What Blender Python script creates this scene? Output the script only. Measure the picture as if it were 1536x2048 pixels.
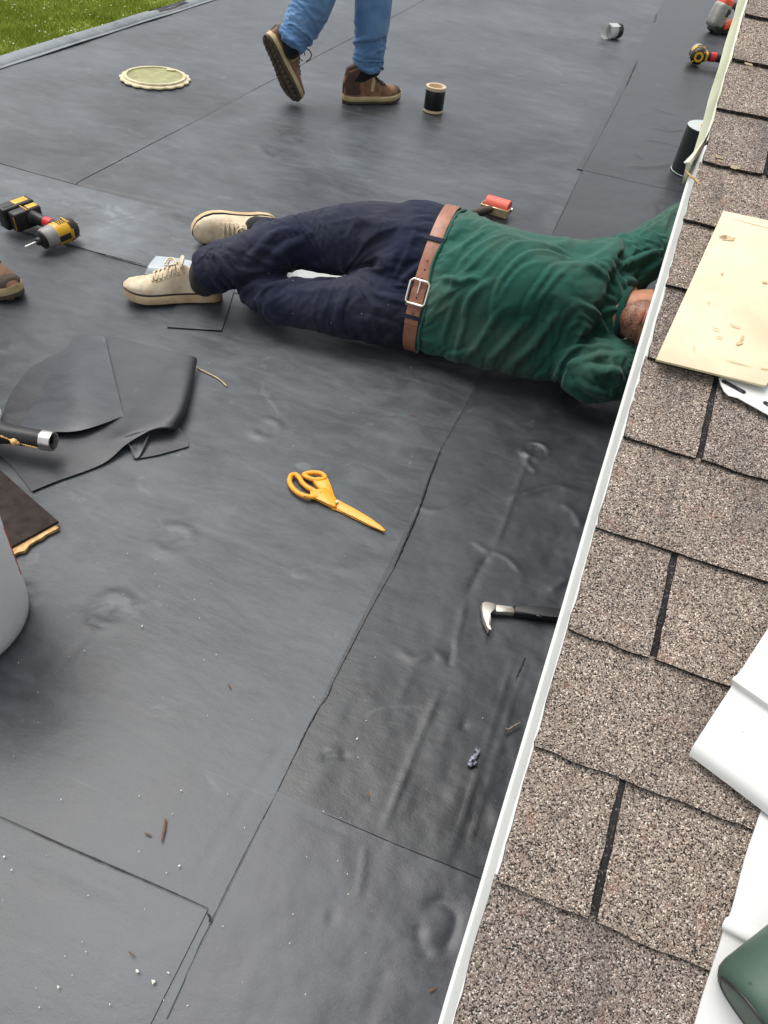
import bpy, bmesh, math, random
import numpy as np
from mathutils import Vector, Matrix

random.seed(7)
rng = np.random.default_rng(7)
for _o in list(bpy.data.objects):
    bpy.data.objects.remove(_o)
SC = bpy.context.scene
COL = SC.collection
R = math.radians

# ------------------------------------------------------------------ camera
# world: Z up, flat roof at z = 0, Y runs along the house wall, X to the right
CAM = Vector((0.0, 0.0, 1.13))
YAW, PITCH, ROLL, FPX = -0.262493, 0.80102, 0.136022, 1411.9
FW = Vector((math.sin(YAW) * math.cos(PITCH), math.cos(YAW) * math.cos(PITCH), -math.sin(PITCH)))
_r = Vector((math.cos(YAW), -math.sin(YAW), 0))
_u = _r.cross(FW)
RT = math.cos(ROLL) * _r + math.sin(ROLL) * _u
UP = -math.sin(ROLL) * _r + math.cos(ROLL) * _u
cam = bpy.data.cameras.new('camera')
cam.sensor_fit = 'HORIZONTAL'
cam.sensor_width = 36
cam.lens = FPX / 1536 * 36
cam.clip_start = 0.02
cam.clip_end = 800
camo = bpy.data.objects.new('camera', cam)
COL.objects.link(camo)
camo.matrix_world = Matrix((
    (RT.x, UP.x, -FW.x, CAM.x), (RT.y, UP.y, -FW.y, CAM.y), (RT.z, UP.z, -FW.z, CAM.z), (0, 0, 0, 1)))
SC.camera = camo

# ------------------------------------------------------------------ sky, sun, exposure
SUN_DIR = Vector((-0.34, 0.16, 0.90)).normalized()      # towards the sun
wd = bpy.data.worlds.new('World')
SC.world = wd
wd.use_nodes = True
nt = wd.node_tree
nt.nodes.clear()
sky = nt.nodes.new('ShaderNodeTexSky')
sky.sky_type = 'NISHITA'
sky.sun_disc = False
sky.sun_elevation = math.asin(SUN_DIR.z)
sky.sun_rotation = math.atan2(SUN_DIR.x, SUN_DIR.y)
sky.air_density = 1.0
sky.dust_density = 4.0
sky.ozone_density = 1.0
hs = nt.nodes.new('ShaderNodeHueSaturation')
hs.inputs['Saturation'].default_value = 0.22           # overcast: the blue is veiled
bg = nt.nodes.new('ShaderNodeBackground')
bg.inputs['Strength'].default_value = 0.145
wo = nt.nodes.new('ShaderNodeOutputWorld')
nt.links.new(sky.outputs[0], hs.inputs['Color'])
nt.links.new(hs.outputs[0], bg.inputs[0])
nt.links.new(bg.outputs[0], wo.inputs[0])
sun = bpy.data.lights.new('sun', 'SUN')
sun.energy = 1.15
sun.angle = R(40)
sun.color = (1.0, 0.96, 0.9)
suno = bpy.data.objects.new('sun', sun)
COL.objects.link(suno)
suno.rotation_euler = (-SUN_DIR).to_track_quat('-Z', 'Y').to_euler()
SC.view_settings.view_transform = 'Standard'
SC.view_settings.look = 'None'
SC.view_settings.gamma = 1
SC.view_settings.use_curve_mapping = False
SC.view_settings.exposure = 0.55


# ------------------------------------------------------------------ measuring helpers (survey points -> metres)
def ray(px, py):
    px, py = float(px), float(py)
    return (px - 768) / FPX * RT - (py - 1024) / FPX * UP + FW


def at(px, py, z=0.0):
    d = ray(px, py)
    return CAM + d * ((z - CAM.z) / d.z)


def depth(P):
    return (Vector(P) - CAM).dot(FW)


def rad(npx, P):
    return npx * depth(P) / FPX


def on_plane(px, py, P0, n):
    d = ray(px, py)
    return CAM + d * ((Vector(P0) - CAM).dot(n) / d.dot(n))


def pix(P):
    d = Vector(P) - CAM
    k = d.dot(FW)
    return Vector((768 + FPX * d.dot(RT) / k, 1024 - FPX * d.dot(UP) / k))


# ------------------------------------------------------------------ noise in numpy
def vnoise(x, y, seed=0):
    xi = np.floor(x).astype(np.int64)
    yi = np.floor(y).astype(np.int64)
    fx = x - xi
    fy = y - yi
    fx = fx * fx * (3 - 2 * fx)
    fy = fy * fy * (3 - 2 * fy)

    def h(a, b):
        v = (a * 374761393 + b * 668265263 + seed * 1442695041) & 0x7fffffff
        v = ((v ^ (v >> 13)) * 1274126177) & 0x7fffffff
        return ((v ^ (v >> 16)) & 0xffff) / 65535.0
    return ((h(xi, yi) * (1 - fx) + h(xi + 1, yi) * fx) * (1 - fy) +
            (h(xi, yi + 1) * (1 - fx) + h(xi + 1, yi + 1) * fx) * fy) * 2 - 1


def fbm(x, y, seed=0, octv=3):
    s = 0
    a = 1.0
    for k in range(octv):
        s = s + a * vnoise(x * 2 ** k, y * 2 ** k, seed + k)
        a *= 0.5
    return s


def seg_dist(p, poly):
    """distance from points p (N,2) to a polyline, and the arc position 0..1 of the nearest point."""
    poly = np.asarray(poly, float)
    best = np.full(len(p), 1e9)
    pos = np.zeros(len(p))
    sd = np.zeros(len(p))
    L = np.linalg.norm(np.diff(poly, axis=0), axis=1)
    tot = L.sum()
    acc = 0
    for i in range(len(poly) - 1):
        a = poly[i]
        d = poly[i + 1] - a
        t = np.clip(((p - a) @ d) / (d @ d + 1e-12), 0, 1)
        q = p - a - t[:, None] * d
        ds = np.hypot(q[:, 0], q[:, 1])
        m = ds < best
        best[m] = ds[m]
        pos[m] = (acc + t[m] * L[i]) / tot
        sd[m] = np.sign(d[0] * q[m, 1] - d[1] * q[m, 0])
        acc += L[i]
    return best, pos, sd


def smooth_poly(pts, n=6):
    pts = [np.asarray(p, float) for p in pts]
    out = []
    for i in range(len(pts) - 1):
        p0 = pts[max(i - 1, 0)]
        p1, p2 = pts[i], pts[i + 1]
        p3 = pts[min(i + 2, len(pts) - 1)]
        for k in range(n):
            t = k / n
            out.append(0.5 * (2 * p1 + (p2 - p0) * t + (2 * p0 - 5 * p1 + 4 * p2 - p3) * t * t + (3 * p1 - p0 - 3 * p2 + p3) * t ** 3))
    out.append(pts[-1])
    return out


# ------------------------------------------------------------------ materials
def principled(name):
    m = bpy.data.materials.new(name)
    m.use_nodes = True
    nt = m.node_tree
    b = nt.nodes['Principled BSDF']
    return m, nt, b


def N(nt, t, **kw):
    n = nt.nodes.new(t)
    for k, v in kw.items():
        if k in n.inputs:
            n.inputs[k].default_value = v
        else:
            setattr(n, k, v)
    return n


def ramp(nt, fac, stops):
    r = nt.nodes.new('ShaderNodeValToRGB')
    el = r.color_ramp.elements
    while len(el) < len(stops):
        el.new(0.5)
    for e, (p, c) in zip(el, stops):
        e.position = p
        e.color = (*c, 1) if len(c) == 3 else c
    nt.links.new(fac, r.inputs[0])
    return r


def mixc(nt, fac, a, b):
    m = nt.nodes.new('ShaderNodeMix')
    m.data_type = 'RGBA'
    for s, v in ((m.inputs[0], fac), (m.inputs[6], a), (m.inputs[7], b)):
        if hasattr(v, 'links') or isinstance(v, bpy.types.NodeSocket):
            nt.links.new(v, s)
        elif isinstance(v, (int, float)):
            s.default_value = v
        else:
            s.default_value = (*v, 1)
    return m.outputs[2]


def math_n(nt, op, a, b=0.0):
    m = nt.nodes.new('ShaderNodeMath')
    m.operation = op
    for s, v in ((m.inputs[0], a), (m.inputs[1], b)):
        if isinstance(v, bpy.types.NodeSocket):
            nt.links.new(v, s)
        else:
            s.default_value = v
    return m.outputs[0]


def mat(name, col, col2=None, rough=0.6, scale=25, bump=0.15, bscale=150, spec=0.5, metal=0.0, var=0.2, bdist=0.001, sheen=0.0, lo=0.35, hi=0.65):
    m, nt, b = principled(name)
    tc = N(nt, 'ShaderNodeTexCoord')
    n1 = N(nt, 'ShaderNodeTexNoise', Scale=scale, Detail=5.0, Roughness=0.6)
    nt.links.new(tc.outputs['Object'], n1.inputs['Vector'])
    c1 = tuple(c * (1 - var) for c in col)
    c2 = tuple(min(1, c * (1 + var)) for c in col) if col2 is None else col2
    r = ramp(nt, n1.outputs[0], [(lo, c1), (hi, c2)])
    nt.links.new(r.outputs[0], b.inputs['Base Color'])
    b.inputs['Roughness'].default_value = rough
    b.inputs['Specular IOR Level'].default_value = spec
    b.inputs['Metallic'].default_value = metal
    if sheen:
        b.inputs['Sheen Weight'].default_value = sheen
    if bump:
        n2 = N(nt, 'ShaderNodeTexNoise', Scale=bscale, Detail=4.0)
        nt.links.new(tc.outputs['Object'], n2.inputs['Vector'])
        bp = N(nt, 'ShaderNodeBump', Strength=bump, Distance=bdist)
        nt.links.new(n2.outputs[0], bp.inputs['Height'])
        nt.links.new(bp.outputs[0], b.inputs['Normal'])
    return m


def membrane_mat(name, base, dust, dust_amt, rough, seed):
    m, nt, b = principled(name)
    tc = N(nt, 'ShaderNodeTexCoord')
    mp = N(nt, 'ShaderNodeMapping')
    mp.inputs['Location'].default_value = (seed * 3.1, seed * 1.7, 0)
    nt.links.new(tc.outputs['Object'], mp.inputs[0])
    V = mp.outputs[0]
    big = N(nt, 'ShaderNodeTexNoise', Scale=1.6, Detail=6.0, Roughness=0.62, Distortion=0.6)
    nt.links.new(V, big.inputs['Vector'])
    # smears dragged across the sheet
    ms = N(nt, 'ShaderNodeMapping')
    ms.inputs['Scale'].default_value = (3.0, 7, 1)
    ms.inputs['Rotation'].default_value = (0, 0, R(-8))
    nt.links.new(V, ms.inputs[0])
    sm = N(nt, 'ShaderNodeTexNoise', Scale=2.2, Detail=8.0, Roughness=0.68, Distortion=0.9)
    nt.links.new(ms.outputs[0], sm.inputs['Vector'])
    smr = ramp(nt, sm.outputs[0], [(0.42, (0, 0, 0)), (0.74, (1, 1, 1))])
    # fine scratches
    mk = N(nt, 'ShaderNodeMapping')
    mk.inputs['Scale'].default_value = (1.2, 60, 1)
    mk.inputs['Rotation'].default_value = (0, 0, R(11))
    nt.links.new(V, mk.inputs[0])
    sc = N(nt, 'ShaderNodeTexNoise', Scale=4.0, Detail=3.0, Roughness=0.5)
    nt.links.new(mk.outputs[0], sc.inputs['Vector'])
    scr = ramp(nt, sc.outputs[0], [(0.66, (0, 0, 0)), (0.74, (1, 1, 1))])
    fine = N(nt, 'ShaderNodeTexNoise', Scale=420.0, Detail=2.0)
    nt.links.new(V, fine.inputs['Vector'])
    bigr = ramp(nt, big.outputs[0], [(0.34, (0.05, 0.05, 0.05)), (0.66, (1, 1, 1))])
    f = math_n(nt, 'MULTIPLY', bigr.outputs[0], dust_amt)
    f2 = math_n(nt, 'MULTIPLY', smr.outputs[0], dust_amt * 0.75)
    f = math_n(nt, 'ADD', f, f2)
    f3 = math_n(nt, 'MULTIPLY', scr.outputs[0], dust_amt * 0.35)
    f = math_n(nt, 'ADD', f, f3)
    sf_ = N(nt, 'ShaderNodeTexNoise', Scale=4.6, Detail=3.0, Roughness=0.55, Distortion=2.4)
    nt.links.new(V, sf_.inputs['Vector'])
    sfr = ramp(nt, sf_.outputs[0], [(0.655, (0, 0, 0)), (0.70, (1, 1, 1)), (0.76, (0.2, 0.2, 0.2))])
    f = math_n(nt, 'ADD', f, math_n(nt, 'MULTIPLY', math_n(nt, 'ADD', math_n(nt, 'MULTIPLY', sfr.outputs[0], 0.35), math_n(nt, 'MULTIPLY', sfr.outputs[0], smr.outputs[0])), 0.34))
    ff = math_n(nt, 'MULTIPLY', fine.outputs[0], 0.18)
    f = math_n(nt, 'ADD', f, math_n(nt, 'SUBTRACT', ff, 0.09))
    c = mixc(nt, f, base, dust)
    # stray specks of grit
    vo = N(nt, 'ShaderNodeTexVoronoi', Scale=26.0)
    nt.links.new(V, vo.inputs['Vector'])
    sp = math_n(nt, 'LESS_THAN', vo.outputs['Distance'], 0.011)
    c = mixc(nt, math_n(nt, 'MULTIPLY', sp, 0.75), c, (0.55, 0.55, 0.52))
    nt.links.new(c, b.inputs['Base Color'])
    rr = math_n(nt, 'MULTIPLY', big.outputs[0], 0.25)
    rr = math_n(nt, 'ADD', rr, rough - 0.09)
    rr = math_n(nt, 'ADD', rr, math_n(nt, 'MULTIPLY', smr.outputs[0], 0.10))
    nt.links.new(rr, b.inputs['Roughness'])
    b.inputs['Specular IOR Level'].default_value = 0.52
    mid = N(nt, 'ShaderNodeTexNoise', Scale=55.0, Detail=5.0, Roughness=0.6)
    mm = N(nt, 'ShaderNodeMapping')
    mm.inputs['Scale'].default_value = (0.45, 1, 1)
    nt.links.new(V, mm.inputs[0])
    nt.links.new(mm.outputs[0], mid.inputs['Vector'])
    bp = N(nt, 'ShaderNodeBump', Strength=0.38, Distance=0.0020)
    nt.links.new(mid.outputs[0], bp.inputs['Height'])
    bp2 = N(nt, 'ShaderNodeBump', Strength=0.25, Distance=0.0006)
    nt.links.new(fine.outputs[0], bp2.inputs['Height'])
    nt.links.new(bp.outputs[0], bp2.inputs['Normal'])
    nt.links.new(bp2.outputs[0], b.inputs['Normal'])
    return m


def shingle_mat():
    m, nt, b = principled('granule_shingle')
    tc = N(nt, 'ShaderNodeTexCoord')
    oi = N(nt, 'ShaderNodeObjectInfo')
    ad = N(nt, 'ShaderNodeVectorMath')
    ad.operation = 'ADD'
    sc = N(nt, 'ShaderNodeVectorMath')
    sc.operation = 'SCALE'
    cx = N(nt, 'ShaderNodeCombineXYZ')
    nt.links.new(oi.outputs['Random'], cx.inputs[0])
    nt.links.new(oi.outputs['Random'], cx.inputs[1])
    nt.links.new(cx.outputs[0], sc.inputs[0])
    sc.inputs['Scale'].default_value = 9.0
    nt.links.new(tc.outputs['Object'], ad.inputs[0])
    nt.links.new(sc.outputs[0], ad.inputs[1])
    V = ad.outputs[0]
    vo = N(nt, 'ShaderNodeTexVoronoi', Scale=780.0)
    nt.links.new(V, vo.inputs['Vector'])
    sep = N(nt, 'ShaderNodeSeparateColor')
    nt.links.new(vo.outputs['Color'], sep.inputs[0])
    r = ramp(nt, sep.outputs[0], [
        (0.0, (0.015, 0.014, 0.015)), (0.20, (0.045, 0.041, 0.041)), (0.30, (0.19, 0.155, 0.13)),
        (0.46, (0.32, 0.28, 0.25)), (0.60, (0.22, 0.155, 0.13)), (0.72, (0.42, 0.37, 0.32)), (0.86, (0.30, 0.27, 0.25)), (1.0, (0.80, 0.75, 0.68))])
    big = N(nt, 'ShaderNodeTexNoise', Scale=9.0, Detail=6.0, Roughness=0.7)
    nt.links.new(V, big.inputs['Vector'])
    tone = ramp(nt, big.outputs[0], [(0.28, (0.74, 0.71, 0.68)), (0.72, (1.08, 1.03, 0.985))])
    mu = N(nt, 'ShaderNodeMix')
    mu.data_type = 'RGBA'
    mu.blend_type = 'MULTIPLY'
    mu.inputs[0].default_value = 1
    nt.links.new(r.outputs[0], mu.inputs[6])
    nt.links.new(tone.outputs[0], mu.inputs[7])
    # reddish and lichen blotches
    pk = N(nt, 'ShaderNodeTexNoise', Scale=38.0, Detail=3.0)
    nt.links.new(V, pk.inputs['Vector'])
    pr = ramp(nt, pk.outputs[0], [(0.60, (0, 0, 0)), (0.74, (0.55, 0.55, 0.55))])
    c = mixc(nt, pr.outputs[0], mu.outputs[2], (0.30, 0.16, 0.12))
    mus = mixc(nt, 0.62, mu.outputs[2], c)
    tv = ramp(nt, oi.outputs['Random'], [(0.0, (0.84, 0.83, 0.84)), (0.5, (1.0, 0.98, 0.96)), (1.0, (1.12, 1.10, 1.06))])
    m2 = N(nt, 'ShaderNodeMix')
    m2.data_type = 'RGBA'
    m2.blend_type = 'MULTIPLY'
    m2.inputs[0].default_value = 1
    nt.links.new(mus, m2.inputs[6])
    nt.links.new(tv.outputs[0], m2.inputs[7])
    # weathered streaks running down the slope
    wm = N(nt, 'ShaderNodeMapping')
    wm.inputs['Scale'].default_value = (22, 5, 5)
    nt.links.new(V, wm.inputs[0])
    wn = N(nt, 'ShaderNodeTexNoise', Scale=1.0, Detail=5.0, Roughness=0.65)
    nt.links.new(wm.outputs[0], wn.inputs['Vector'])
    wr_ = ramp(nt, wn.outputs[0], [(0.52, (0, 0, 0)), (0.72, (0.55, 0.55, 0.55))])
    nt.links.new(mixc(nt, wr_.outputs[0], m2.outputs[2], (0.075, 0.066, 0.062)), b.inputs['Base Color'])
    b.inputs['Roughness'].default_value = 0.85
    b.inputs['Specular IOR Level'].default_value = 0.35
    d = math_n(nt, 'SUBTRACT', 1.0, vo.outputs['Distance'])
    bp = N(nt, 'ShaderNodeBump', Strength=0.8, Distance=0.0012)
    nt.links.new(d, bp.inputs['Height'])
    nt.links.new(bp.outputs[0], b.inputs['Normal'])
    return m


def speckle(m, scale, size, colour, amount):
    nt = m.node_tree
    b = nt.nodes['Principled BSDF']
    src = b.inputs['Base Color'].links[0].from_socket
    tc = N(nt, 'ShaderNodeTexCoord')
    vo = N(nt, 'ShaderNodeTexVoronoi', Scale=scale)
    nt.links.new(tc.outputs['Object'], vo.inputs['Vector'])
    n = N(nt, 'ShaderNodeTexNoise', Scale=scale * .3, Detail=3.0)
    nt.links.new(tc.outputs['Object'], n.inputs['Vector'])
    f = math_n(nt, 'LESS_THAN', vo.outputs['Distance'], math_n(nt, 'MULTIPLY', n.outputs[0], size))
    nt.links.new(mixc(nt, math_n(nt, 'MULTIPLY', f, amount), src, colour), b.inputs['Base Color'])
    return m


def clear_mat(name, col=(0.8, 0.85, 0.88), alpha=0.35, rough=0.2):
    m, nt, b = principled(name)
    tc = N(nt, 'ShaderNodeTexCoord')
    n1 = N(nt, 'ShaderNodeTexNoise', Scale=30.0, Detail=4.0)
    nt.links.new(tc.outputs['Object'], n1.inputs['Vector'])
    r = ramp(nt, n1.outputs[0], [(0.3, tuple(c * .85 for c in col)), (0.7, col)])
    nt.links.new(r.outputs[0], b.inputs['Base Color'])
    b.inputs['Roughness'].default_value = rough
    b.inputs['Alpha'].default_value = alpha
    return m


def stubble_skin(name, col, dark):
    m, nt, b = principled(name)
    tc = N(nt, 'ShaderNodeTexCoord')
    n1 = N(nt, 'ShaderNodeTexNoise', Scale=22.0, Detail=5.0)
    nt.links.new(tc.outputs['Object'], n1.inputs['Vector'])
    r = ramp(nt, n1.outputs[0], [(0.35, tuple(c * .82 for c in col)), (0.65, tuple(c * 1.12 for c in col))])
    a = N(nt, 'ShaderNodeAttribute', attribute_name='stubble')
    n2 = N(nt, 'ShaderNodeTexNoise', Scale=420.0, Detail=2.0)
    nt.links.new(tc.outputs['Object'], n2.inputs['Vector'])
    r2 = ramp(nt, n2.outputs[0], [(0.40, (0.25, 0.25, 0.25)), (0.60, (1, 1, 1))])
    f = math_n(nt, 'MULTIPLY', a.outputs['Fac'], r2.outputs[0])
    c = mixc(nt, f, r.outputs[0], dark)
    nt.links.new(c, b.inputs['Base Color'])
    b.inputs['Roughness'].default_value = 0.48
    b.inputs['Subsurface Weight'].default_value = 0.12
    b.inputs['Subsurface Radius'].default_value = (0.01, 0.004, 0.002)
    n3 = N(nt, 'ShaderNodeTexNoise', Scale=300.0, Detail=3.0)
    nt.links.new(tc.outputs['Object'], n3.inputs['Vector'])
    bp = N(nt, 'ShaderNodeBump', Strength=0.2, Distance=0.0008)
    nt.links.new(n3.outputs[0], bp.inputs['Height'])
    nt.links.new(bp.outputs[0], b.inputs['Normal'])
    return m


def cloth_mat(name, col, worn, scale=6, weave=900, rough=0.85, lo=0.45, hi=0.7, sheen=0.15, speck=None):
    m, nt, b = principled(name)
    tc = N(nt, 'ShaderNodeTexCoord')
    V = tc.outputs['Object']
    n1 = N(nt, 'ShaderNodeTexNoise', Scale=scale, Detail=6.0, Roughness=0.65)
    nt.links.new(V, n1.inputs['Vector'])
    r = ramp(nt, n1.outputs[0], [(lo, col), (hi, worn)])
    n2 = N(nt, 'ShaderNodeTexNoise', Scale=weave, Detail=2.0)
    nt.links.new(V, n2.inputs['Vector'])
    t = ramp(nt, n2.outputs[0], [(0.3, (0.75, 0.75, 0.75)), (0.7, (1.2, 1.2, 1.2))])
    mu = N(nt, 'ShaderNodeMix')
    mu.data_type = 'RGBA'
    mu.blend_type = 'MULTIPLY'
    mu.inputs[0].default_value = 1
    nt.links.new(r.outputs[0], mu.inputs[6])
    nt.links.new(t.outputs[0], mu.inputs[7])
    c = mu.outputs[2]
    if speck:
        vo = N(nt, 'ShaderNodeTexVoronoi', Scale=22.0)
        nt.links.new(V, vo.inputs['Vector'])
        c = mixc(nt, math_n(nt, 'MULTIPLY', math_n(nt, 'LESS_THAN', vo.outputs['Distance'], 0.036), 0.7), c, speck)
    nt.links.new(c, b.inputs['Base Color'])
    b.inputs['Roughness'].default_value = rough
    b.inputs['Specular IOR Level'].default_value = 0.2
    b.inputs['Sheen Weight'].default_value = sheen
    bp = N(nt, 'ShaderNodeBump', Strength=0.25, Distance=0.0006)
    nt.links.new(n2.outputs[0], bp.inputs['Height'])
    nt.links.new(bp.outputs[0], b.inputs['Normal'])
    return m


def grass_mat():
    m, nt, b = principled('lawn_grass')
    tc = N(nt, 'ShaderNodeTexCoord')
    n1 = N(nt, 'ShaderNodeTexNoise', Scale=2.2, Detail=8.0, Roughness=0.7)
    nt.links.new(tc.outputs['Object'], n1.inputs['Vector'])
    r = ramp(nt, n1.outputs[0], [(0.3, (0.20, 0.27, 0.028)), (0.5, (0.29, 0.37, 0.05)), (0.7, (0.40, 0.46, 0.11))])
    nt.links.new(r.outputs[0], b.inputs['Base Color'])
    b.inputs['Roughness'].default_value = 0.7
    b.inputs['Specular IOR Level'].default_value = 0.2
    return m


M = {}
M['epdm'] = membrane_mat('black_membrane', (0.015, 0.018, 0.022), (0.150, 0.170, 0.184), 0.43, 0.39, 1)
M['epdm_strip'] = membrane_mat('black_flashing_membrane', (0.011, 0.013, 0.016), (0.088, 0.099, 0.108), 0.34, 0.34, 2)
M['epdm_patch'] = membrane_mat('black_patch_membrane', (0.015, 0.017, 0.021), (0.128, 0.138, 0.162), 0.42, 0.37, 3)
M['epdm_tape'] = membrane_mat('grey_cover_tape', (0.030, 0.034, 0.038), (0.20, 0.228, 0.245), 0.50, 0.36, 4)
M['epdm_scrap'] = membrane_mat('scrap_membrane', (0.018, 0.020, 0.023), (0.110, 0.113, 0.130), 0.38, 0.36, 5)
M['caulk'] = mat('black_lap_sealant', (0.008, 0.008, 0.009), rough=0.5, bump=0.3)
M['edge'] = membrane_mat('grey_edge_flashing', (0.11, 0.13, 0.14), (0.30, 0.335, 0.35), 0.55, 0.42, 6)
M['granule'] = shingle_mat()
M['underlay'] = mat('tar_black_underlayer', (0.012, 0.011, 0.013), (0.26, 0.23, 0.20), rough=0.8, scale=420, bump=0.8, bscale=420, lo=0.56, hi=0.72)
M['white_alu'] = mat('white_painted_aluminium', (0.66, 0.67, 0.65), rough=0.38, var=0.06, scale=12, bump=0.05)
M['yellow_vinyl'] = mat('yellowed_vinyl', (0.60, 0.62, 0.44), (0.70, 0.71, 0.55), rough=0.4, scale=9, bump=0.05)
M['white_vinyl'] = mat('white_vinyl', (0.66, 0.66, 0.645), rough=0.42, var=0.03, scale=10, bump=0.04)
M['cream'] = mat('cream_painted_sheet', (0.75, 0.62, 0.41), (0.79, 0.68, 0.47), rough=0.5, scale=7, bump=0.06)
M['stain'] = mat('brown_stain', (0.50, 0.34, 0.17), (0.64, 0.49, 0.29), rough=0.5, scale=60, bump=0)
M['wall'] = mat('dark_sheathing', (0.055, 0.052, 0.05), rough=0.8, scale=8)
M['soffit'] = mat('bare_wood_deck', (0.16, 0.11, 0.07), rough=0.8, scale=12)
M['grass'] = grass_mat()
M['clover'] = mat('white_clover', (0.62, 0.64, 0.42), rough=0.7, bump=0)
M['soil'] = mat('lawn_soil', (0.20, 0.26, 0.035), (0.33, 0.39, 0.07), rough=0.9, scale=3)
M['yellow'] = mat('yellow_plastic', (0.72, 0.40, 0.015), rough=0.42, var=0.08, bump=0.05)
M['orange'] = mat('orange_plastic', (0.90, 0.37, 0.022), rough=0.40, var=0.06, bump=0.05, scale=40)
M['blackp'] = mat('black_plastic', (0.016, 0.016, 0.017), rough=0.48, bump=0.15, bscale=600)
M['greyp'] = mat('grey_plastic', (0.30, 0.29, 0.27), rough=0.45, bump=0.05)
M['redp'] = mat('red_plastic', (0.62, 0.025, 0.035), rough=0.45, var=0.1)
M['redorange'] = mat('orange_red_plastic', (0.80, 0.10, 0.035), rough=0.45, var=0.1)
M['silicone'] = mat('coral_silicone', (0.78, 0.13, 0.085), rough=0.5, var=0.1, bump=0.05)
M['steel'] = mat('steel', (0.62, 0.60, 0.57), rough=0.30, metal=1.0, var=0.12, bump=0.08)
M['worn_steel'] = mat('worn_steel', (0.68, 0.67, 0.63), (0.50, 0.44, 0.36), rough=0.38, metal=0.7, bump=0.1, scale=60)
M['brass'] = mat('brass_plated', (0.70, 0.55, 0.32), rough=0.35, metal=0.8)
M['nickel'] = mat('pale_nickel', (0.85, 0.80, 0.68), rough=0.25, metal=0.9, var=0.05)
M['rust'] = mat('rusty_nail_steel', (0.15, 0.11, 0.085), (0.32, 0.29, 0.25), rough=0.6, scale=200, metal=0.4)
M['paper_core'] = mat('pale_wood_core', (0.74, 0.56, 0.36), rough=0.7, var=0.1, scale=50)
M['black_tape'] = mat('black_tape', (0.012, 0.014, 0.015), rough=0.35, bump=0.05)
M['release'] = mat('pale_release_liner', (0.46, 0.50, 0.48), rough=0.5, var=0.08, scale=60)
M['clear'] = clear_mat('clear_film', (0.66, 0.73, 0.77), 0.62, 0.28)
M['clear_tape'] = clear_mat('clear_tape', (0.82, 0.83, 0.80), 0.45, 0.12)
M['lid'] = mat('yellowed_lid_plastic', (0.60, 0.51, 0.29), (0.70, 0.62, 0.40), rough=0.45, scale=12)
M['lid_in'] = mat('olive_lid_centre', (0.27, 0.27, 0.10), (0.36, 0.35, 0.15), rough=0.5, scale=18)
M['pail'] = mat('white_wrap', (0.93, 0.93, 0.92), rough=0.5, var=0.03, scale=30)
M['hardboard'] = mat('dark_brown_board', (0.018, 0.012, 0.010), (0.050, 0.036, 0.030), rough=0.75, spec=0.25, scale=40, bump=0.3, lo=0.3, hi=0.8)
M['raw_wood'] = mat('raw_broken_wood', (0.55, 0.30, 0.10), (0.78, 0.52, 0.24), rough=0.8, scale=90, bump=0.6)
M['foam'] = mat('orange_cured_foam', (0.72, 0.36, 0.10), (0.82, 0.56, 0.24), rough=0.7, scale=120, bump=0.4)
M['cord'] = mat('tan_cord', (0.62, 0.47, 0.25), rough=0.8)
M['green_case'] = mat('dark_green_plastic', (0.045, 0.085, 0.062), (0.065, 0.115, 0.085), rough=0.55, scale=8, bump=0.08)
M['chip'] = mat('pale_chips', (0.66, 0.62, 0.52), rough=0.8, var=0.2, scale=300)
M['twig'] = mat('dry_brown_litter', (0.16, 0.075, 0.035), rough=0.8, scale=200)
_p = M['pail'].node_tree.nodes['Principled BSDF']          # exaggerated subsurface, added to brighten the shaded side of the pail
_p.inputs['Subsurface Weight'].default_value = 1.0
_p.inputs['Subsurface Radius'].default_value = (1.0, 0.98, 0.95)
_p.inputs['Subsurface Scale'].default_value = 0.09
M['shirt'] = cloth_mat('green_shirt', (0.019, 0.102, 0.076), (0.052, 0.110, 0.078), scale=4.2, lo=0.44, hi=0.66)
M['shirt_rib'] = cloth_mat('green_collar_rib', (0.008, 0.070, 0.050), (0.012, 0.08, 0.055), scale=9)
M['denim'] = cloth_mat('navy_work_trousers', (0.0115, 0.0155, 0.038), (0.038, 0.041, 0.058), scale=4.5, weave=1200, lo=0.42, hi=0.68, speck=(0.42, 0.38, 0.34), sheen=0.08)
M['jean'] = cloth_mat('blue_jeans', (0.095, 0.205, 0.40), (0.175, 0.31, 0.52), scale=7, weave=700, lo=0.38, hi=0.66)
M['grey_tee'] = cloth_mat('grey_shirt', (0.20, 0.21, 0.22), (0.25, 0.26, 0.27))
M['khaki'] = cloth_mat('khaki_trousers', (0.26, 0.20, 0.12), (0.32, 0.26, 0.17))
M['leather'] = mat('brown_belt_leather', (0.33, 0.13, 0.075), (0.42, 0.185, 0.115), rough=0.45, scale=25, bump=0.15, bscale=500)
M['skin'] = stubble_skin('tanned_skin', (0.53, 0.235, 0.135), (0.035, 0.022, 0.018))
M['lichen'] = mat('pale_lichen', (0.26, 0.20, 0.12), (0.52, 0.43, 0.26), rough=0.9, scale=600, bump=0.5, bscale=600)
M['lips'] = mat('lip_skin', (0.36, 0.11, 0.085), rough=0.45)
M['hair'] = mat('black_hair', (0.012, 0.010, 0.009), rough=0.5, bscale=500, bump=0.5)
M['canvas'] = mat('dirty_cream_leather', (0.66, 0.50, 0.31), (0.80, 0.69, 0.50), rough=0.6, scale=22, bump=0.15, bscale=300, lo=0.3)
M['gum'] = mat('tan_rubber_sole', (0.62, 0.40, 0.19), (0.76, 0.58, 0.35), rough=0.6, scale=18, bump=0.1)
M['black_rubber'] = mat('black_rubber_line', (0.015, 0.015, 0.016), rough=0.6)
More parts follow.
